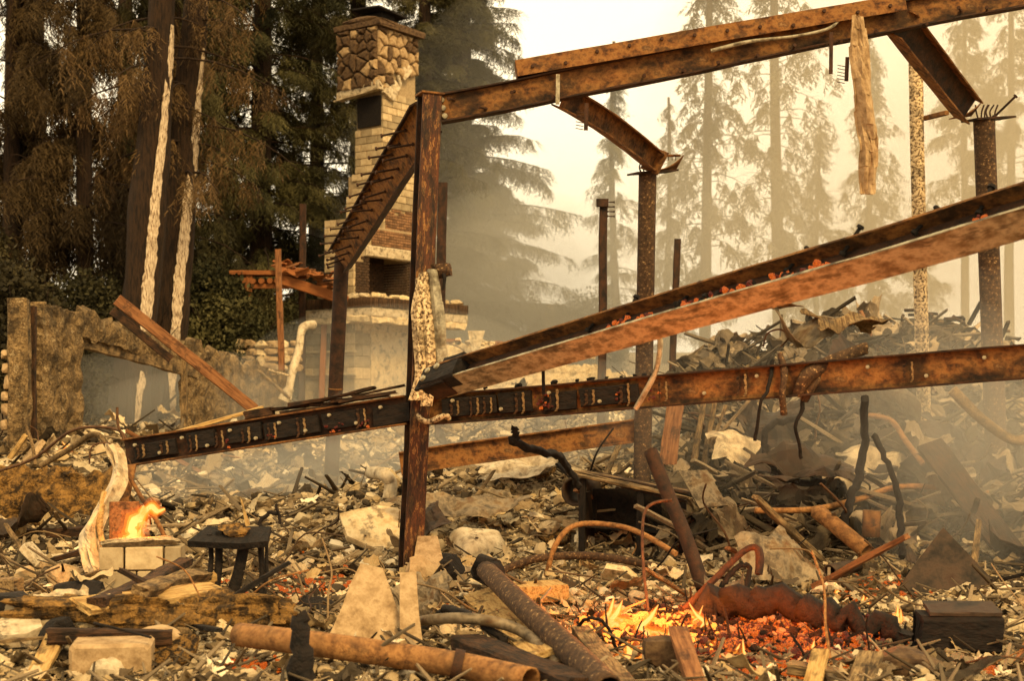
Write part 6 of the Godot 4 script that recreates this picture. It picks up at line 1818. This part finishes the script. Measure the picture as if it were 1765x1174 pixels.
func fires() -> void:
	# the flame on the block base
	var p := P(226, 950, 12.15)
	var o := T("tall_flame", "tall bright flame burning on the cream block base", "flame", p)
	for q in SHELLS:
		part(o, q[0], lick([[-2, 2, 10], [0, 14, 16], [4, 26, 13], [2, 38, 9], [8, 48, 14], [18, 57, 9], [20, 70, 3]], q[1] * 1.1, 0.0, 1.0), M[q[0]])
		part(o, q[0], lick([[16, 50, 4], [22, 62, 8], [32, 69, 7], [42, 62, 6], [53, 66, 2]], q[1] * 1.1, 0.0, 2.0), M[q[0]])
		part(o, q[0], lick([[10, 4, 8], [15, 14, 9], [13, 26, 4], [18, 40, 1]], q[1] * 1.1, 0.0, 3.0), M[q[0]])
	lamp(p + Vector3(0.04, 0.2, 0.16), 0.7, 0.12, C(1.0, 0.6, 0.24))
	# smaller flames
	for q in [[1545, 1062, 0.16, 0.07, "small bright flame at the right end of the burning log"], [1215, 770, 0.32, 0.07, "small upright flame between the slats behind the open pipe"], [118, 768, 0.24, 0.1, "small flame at the foot of the burnt wall"], [1440, 1012, 0.12, 0.05, "low flame behind the burning log's middle"], [528, 935, 0.1, 0.06, "tiny flame in the rubble left of the tall column"], [570, 1008, 0.07, 0.06, "tiny flame right at the triangular slab's left corner"], [1058, 1078, 0.24, 0.13, "wide flame at the left rim of the fire pit"], [1110, 1095, 0.3, 0.16, "brightest flame in the left half of the fire pit"], [1160, 1105, 0.13, 0.1, "flame behind the brown plank in the fire pit"], [1095, 1130, 0.14, 0.14, "low broad flame in front of the pit's brightest one"], [1085, 1058, 0.16, 0.09, "flame licking up beside the stiff wire in the pit"], [1205, 1080, 0.2, 0.08, "flame between brown plank and burning log"], [1275, 1128, 0.14, 0.09, "low flame in front of the burning log's thick end"], [1395, 1118, 0.12, 0.09, "low flame in front of the burning log's middle"], [1530, 1092, 0.13, 0.1, "broad flame under the burning log's thin end"], [1330, 1150, 0.08, 0.07, "small flame at the pit's front edge"], [1490, 1030, 0.1, 0.05, "thin flame lick above the burning log's right half"]]:
		p = G(q[0], q[1] + 12.0)
		o = T("flame", q[4], "flame", p)
		var n := 2 if q[2] < 0.15 else 3
		for k in n:
			var h: float = q[2] * rf(0.2, 0.85) / 0.005
			var w: float = q[3] / 0.0042 * rf(0.24, 0.4)
			var x := (k - (n - 1) / 2.0) * w * rf(0.6, 1.6)
			var sway := rf(-1.3, 1.3) * w
			var line := [[x, -2, w * 0.6], [x + sway * 0.3, h * 0.2, w], [x - sway * 0.6, h * 0.45, w * 0.7], [x + sway * 0.5, h * 0.7, w * 0.42], [x + sway * 1.6, h * 1.15, 0.4]]
			for z in SHELLS: part(o, z[0], lick(line, z[1] * 0.9, -0.02 * (k % 2), k + q[0]), M[z[0]])
	# glowing pit
	var pit := T("fire_embers", "wide bed of glowing embers around the burning log", "embers", Vector3.ZERO, "", "stuff")
	var bed := func(u: float, v: float) -> Vector3:
		var t := u * TAU
		var r := v * (1.0 + 0.3 * nz.get_noise_2d(cos(t) * 60.0, sin(t) * 60.0))
		var x := 1.6 + cos(t) * r * 1.15
		var d := 9.72 + sin(t) * r * 1.0
		return Vector3(x, hill(x, d) + 0.03 * (1.0 - v * v) + 0.07 * nz.get_noise_2d(x * 420.0, d * 420.0) + 0.05 * nz.get_noise_2d(x * 1100.0, d * 1100.0), -d)
	var bm := MeshInstance3D.new()
	bm.name = "ember_ground"
	bm.mesh = sheet(90, 34, 0.02, bed, false)
	bm.material_override = M.ember_ground
	pit.add_child(bm)
	# k: 0-2 glowing coals, 3-5 dead coals and ash on top
	for k in 7:
		var xfs := []
		var mesh := chunk(Vector3(1, 0.7, 0.8), 200 + k, 3, 7, 0.14)
		for i in [320, 300, 420, 900, 420, 620, 340][k]:
			var a := rf(0, TAU)
			var r := sqrt(rng.randf())
			var x := 1.6 + cos(a) * r * 1.15
			var d := 9.72 + sin(a) * r * 1.0
			if k == 2:
				x = 0.95 + cos(a) * r * 0.5
				d = 9.7 + sin(a) * r * 0.75
			var s := rf(0.012, 0.045) + 0.06 * rng.randf() * rng.randf()
			xfs.append(Transform3D(turn(rf(0, 6), rf(0, 6)).scaled(Vector3.ONE * s), Vector3(x, hill(x, d) + rf(0.0, 0.07), -d)))
		many(pit, "ember_bed" if k < 3 else "dead_coals", mesh if k != 6 else bar(3.0, 0.25, 0.2, 5, 0.1, 0.05, 4.0, 0.6), [M.ember, M.ember_low, M.ember_hot, M.char, M.ember_low, M.ash, M.char][k], xfs, [])
	for q in [[470, 1030, 70, 26, 80, "red embers glowing in ash behind the burnt stool"], [560, 1000, 60, 30, 60, "red embers between stool and triangular slab"], [440, 1155, 40, 12, 24, "few red embers under the fallen tan pipe"], [160, 1000, 14, 12, 16, "dull embers beside the twisted cream sheet"], [1500, 1020, 70, 20, 90, "sprinkled embers behind the burning log"], [1330, 1160, 120, 14, 120, "bright embers along the bottom edge of the pit"], [1690, 1160, 40, 12, 20, "few dull embers below the black box"], [760, 1045, 20, 10, 16, "few red embers beside the tile mat"]]:
		var xfs := []
		for i in q[4]:
			var g := G(q[0] + rng.randfn() * q[2] * 0.6, q[1] + rng.randfn() * q[3] * 0.6)
			xfs.append(Transform3D(turn(rf(0, 6), rf(0, 6)).scaled(Vector3.ONE * rf(0.025, 0.06)), g + Vector3(0, 0.03, 0)))
		many(self, "fire_embers", chunk(Vector3(1, 0.7, 0.8), 220, 2, 6, 0.12), M.ember, xfs, [], q[5], "embers")
	lamp(Vector3(0.95, 0.3, -9.6), 2.2, 0.25, C(1.0, 0.5, 0.16))
	lamp(Vector3(1.75, 0.2, -9.25), 1.1, 0.25, C(1.0, 0.42, 0.12))

# ---------- smoke ----------
func puff(o: Node3D, at: Vector3, size: Vector3, density: float, col: Color, roll := 0.0) -> void:      # thicker inside than at its rim
	if density < 0.2 and size.x > 7.0:
		for k in [0.62, 1.0, 1.3]: wisp(o, at, size * k, density * 0.37, col, roll)
	else:
		wisp(o, at, size * 1.1, density * 0.5, col, roll)
		wisp(o, at + Vector3(0.1, -0.05, 0) * size, size * 0.72, density * 0.6, col, roll)

func wisp(o: Node3D, at: Vector3, size: Vector3, density: float, col: Color, roll := 0.0) -> void:
	var f := FogVolume.new()
	f.shape = RenderingServer.FOG_VOLUME_SHAPE_ELLIPSOID
	f.size = size
	var m := FogMaterial.new()
	m.density = density
	m.albedo = col
	f.material = m
	f.name = "smoke_puff"
	o.add_child(f, true)
	f.position = at - o.position
	f.rotation.z = roll

func smoke() -> void:
	var pale := C(0.96, 0.94, 0.89)
	var amber := C(0.97, 0.89, 0.74)
	var o := T("smoke_bank", "broad bank of pale smoke veiling the trees on the right", "smoke", P(1450, 500, 45.0), "", "stuff")
	puff(o, P(1560, 480, 46.0), Vector3(30, 20, 18), 0.027, pale)
	puff(o, P(1750, 430, 34.0), Vector3(15, 18, 14), 0.06, amber)
	puff(o, P(1150, 520, 46.0), Vector3(20, 7, 12), 0.03, pale)
	o = T("smoke_plume", "smoke drifting up before the broad conifer right of the chimney", "smoke", P(800, 560, 44.0), "", "stuff")
	puff(o, P(830, 540, 44.0), Vector3(7.5, 5.5, 6), 0.13, pale, 0.5)
	puff(o, P(940, 470, 45.0), Vector3(9, 9, 6), 0.05, pale)
	o = T("smoke_plume", "smoke lying along the chimney's base", "smoke", P(680, 640, 34.0), "", "stuff")
	puff(o, P(680, 650, 34.0), Vector3(6.9, 3.2, 3), 0.17, pale)
	o = T("smoke_plume", "thin smoke under the charred lower beam around the round post", "smoke", P(480, 800, 18.0), "", "stuff")
	puff(o, P(500, 805, 18.5), Vector3(4.2, 1.1, 2.4), 0.27, pale, 0.1)
	o = T("smoke_plume", "thin smoke in the burnt wall's door gap", "smoke", P(270, 680, 29.0), "", "stuff")
	puff(o, P(290, 690, 29.5), Vector3(6.0, 2.0, 3), 0.14, pale)
	o = T("smoke_plume", "smoke curling over the debris hill at the right edge", "smoke", P(1650, 760, 15.8), "", "stuff")
	puff(o, P(1660, 800, 12.9), Vector3(2.0, 2.8, 1.4), 0.2, pale, 0.15)
	puff(o, P(1690, 690, 14.0), Vector3(3.4, 2.4, 1.6), 0.1, pale)
	puff(o, P(1430, 720, 14.3), Vector3(4.6, 2.0, 1.5), 0.08, pale)
	o = T("smoke_plume", "thin smoke over the low beam behind the tall column", "smoke", P(850, 740, 18.0), "", "stuff")
	puff(o, P(900, 740, 18.5), Vector3(5, 1.8, 2.4), 0.17, pale)
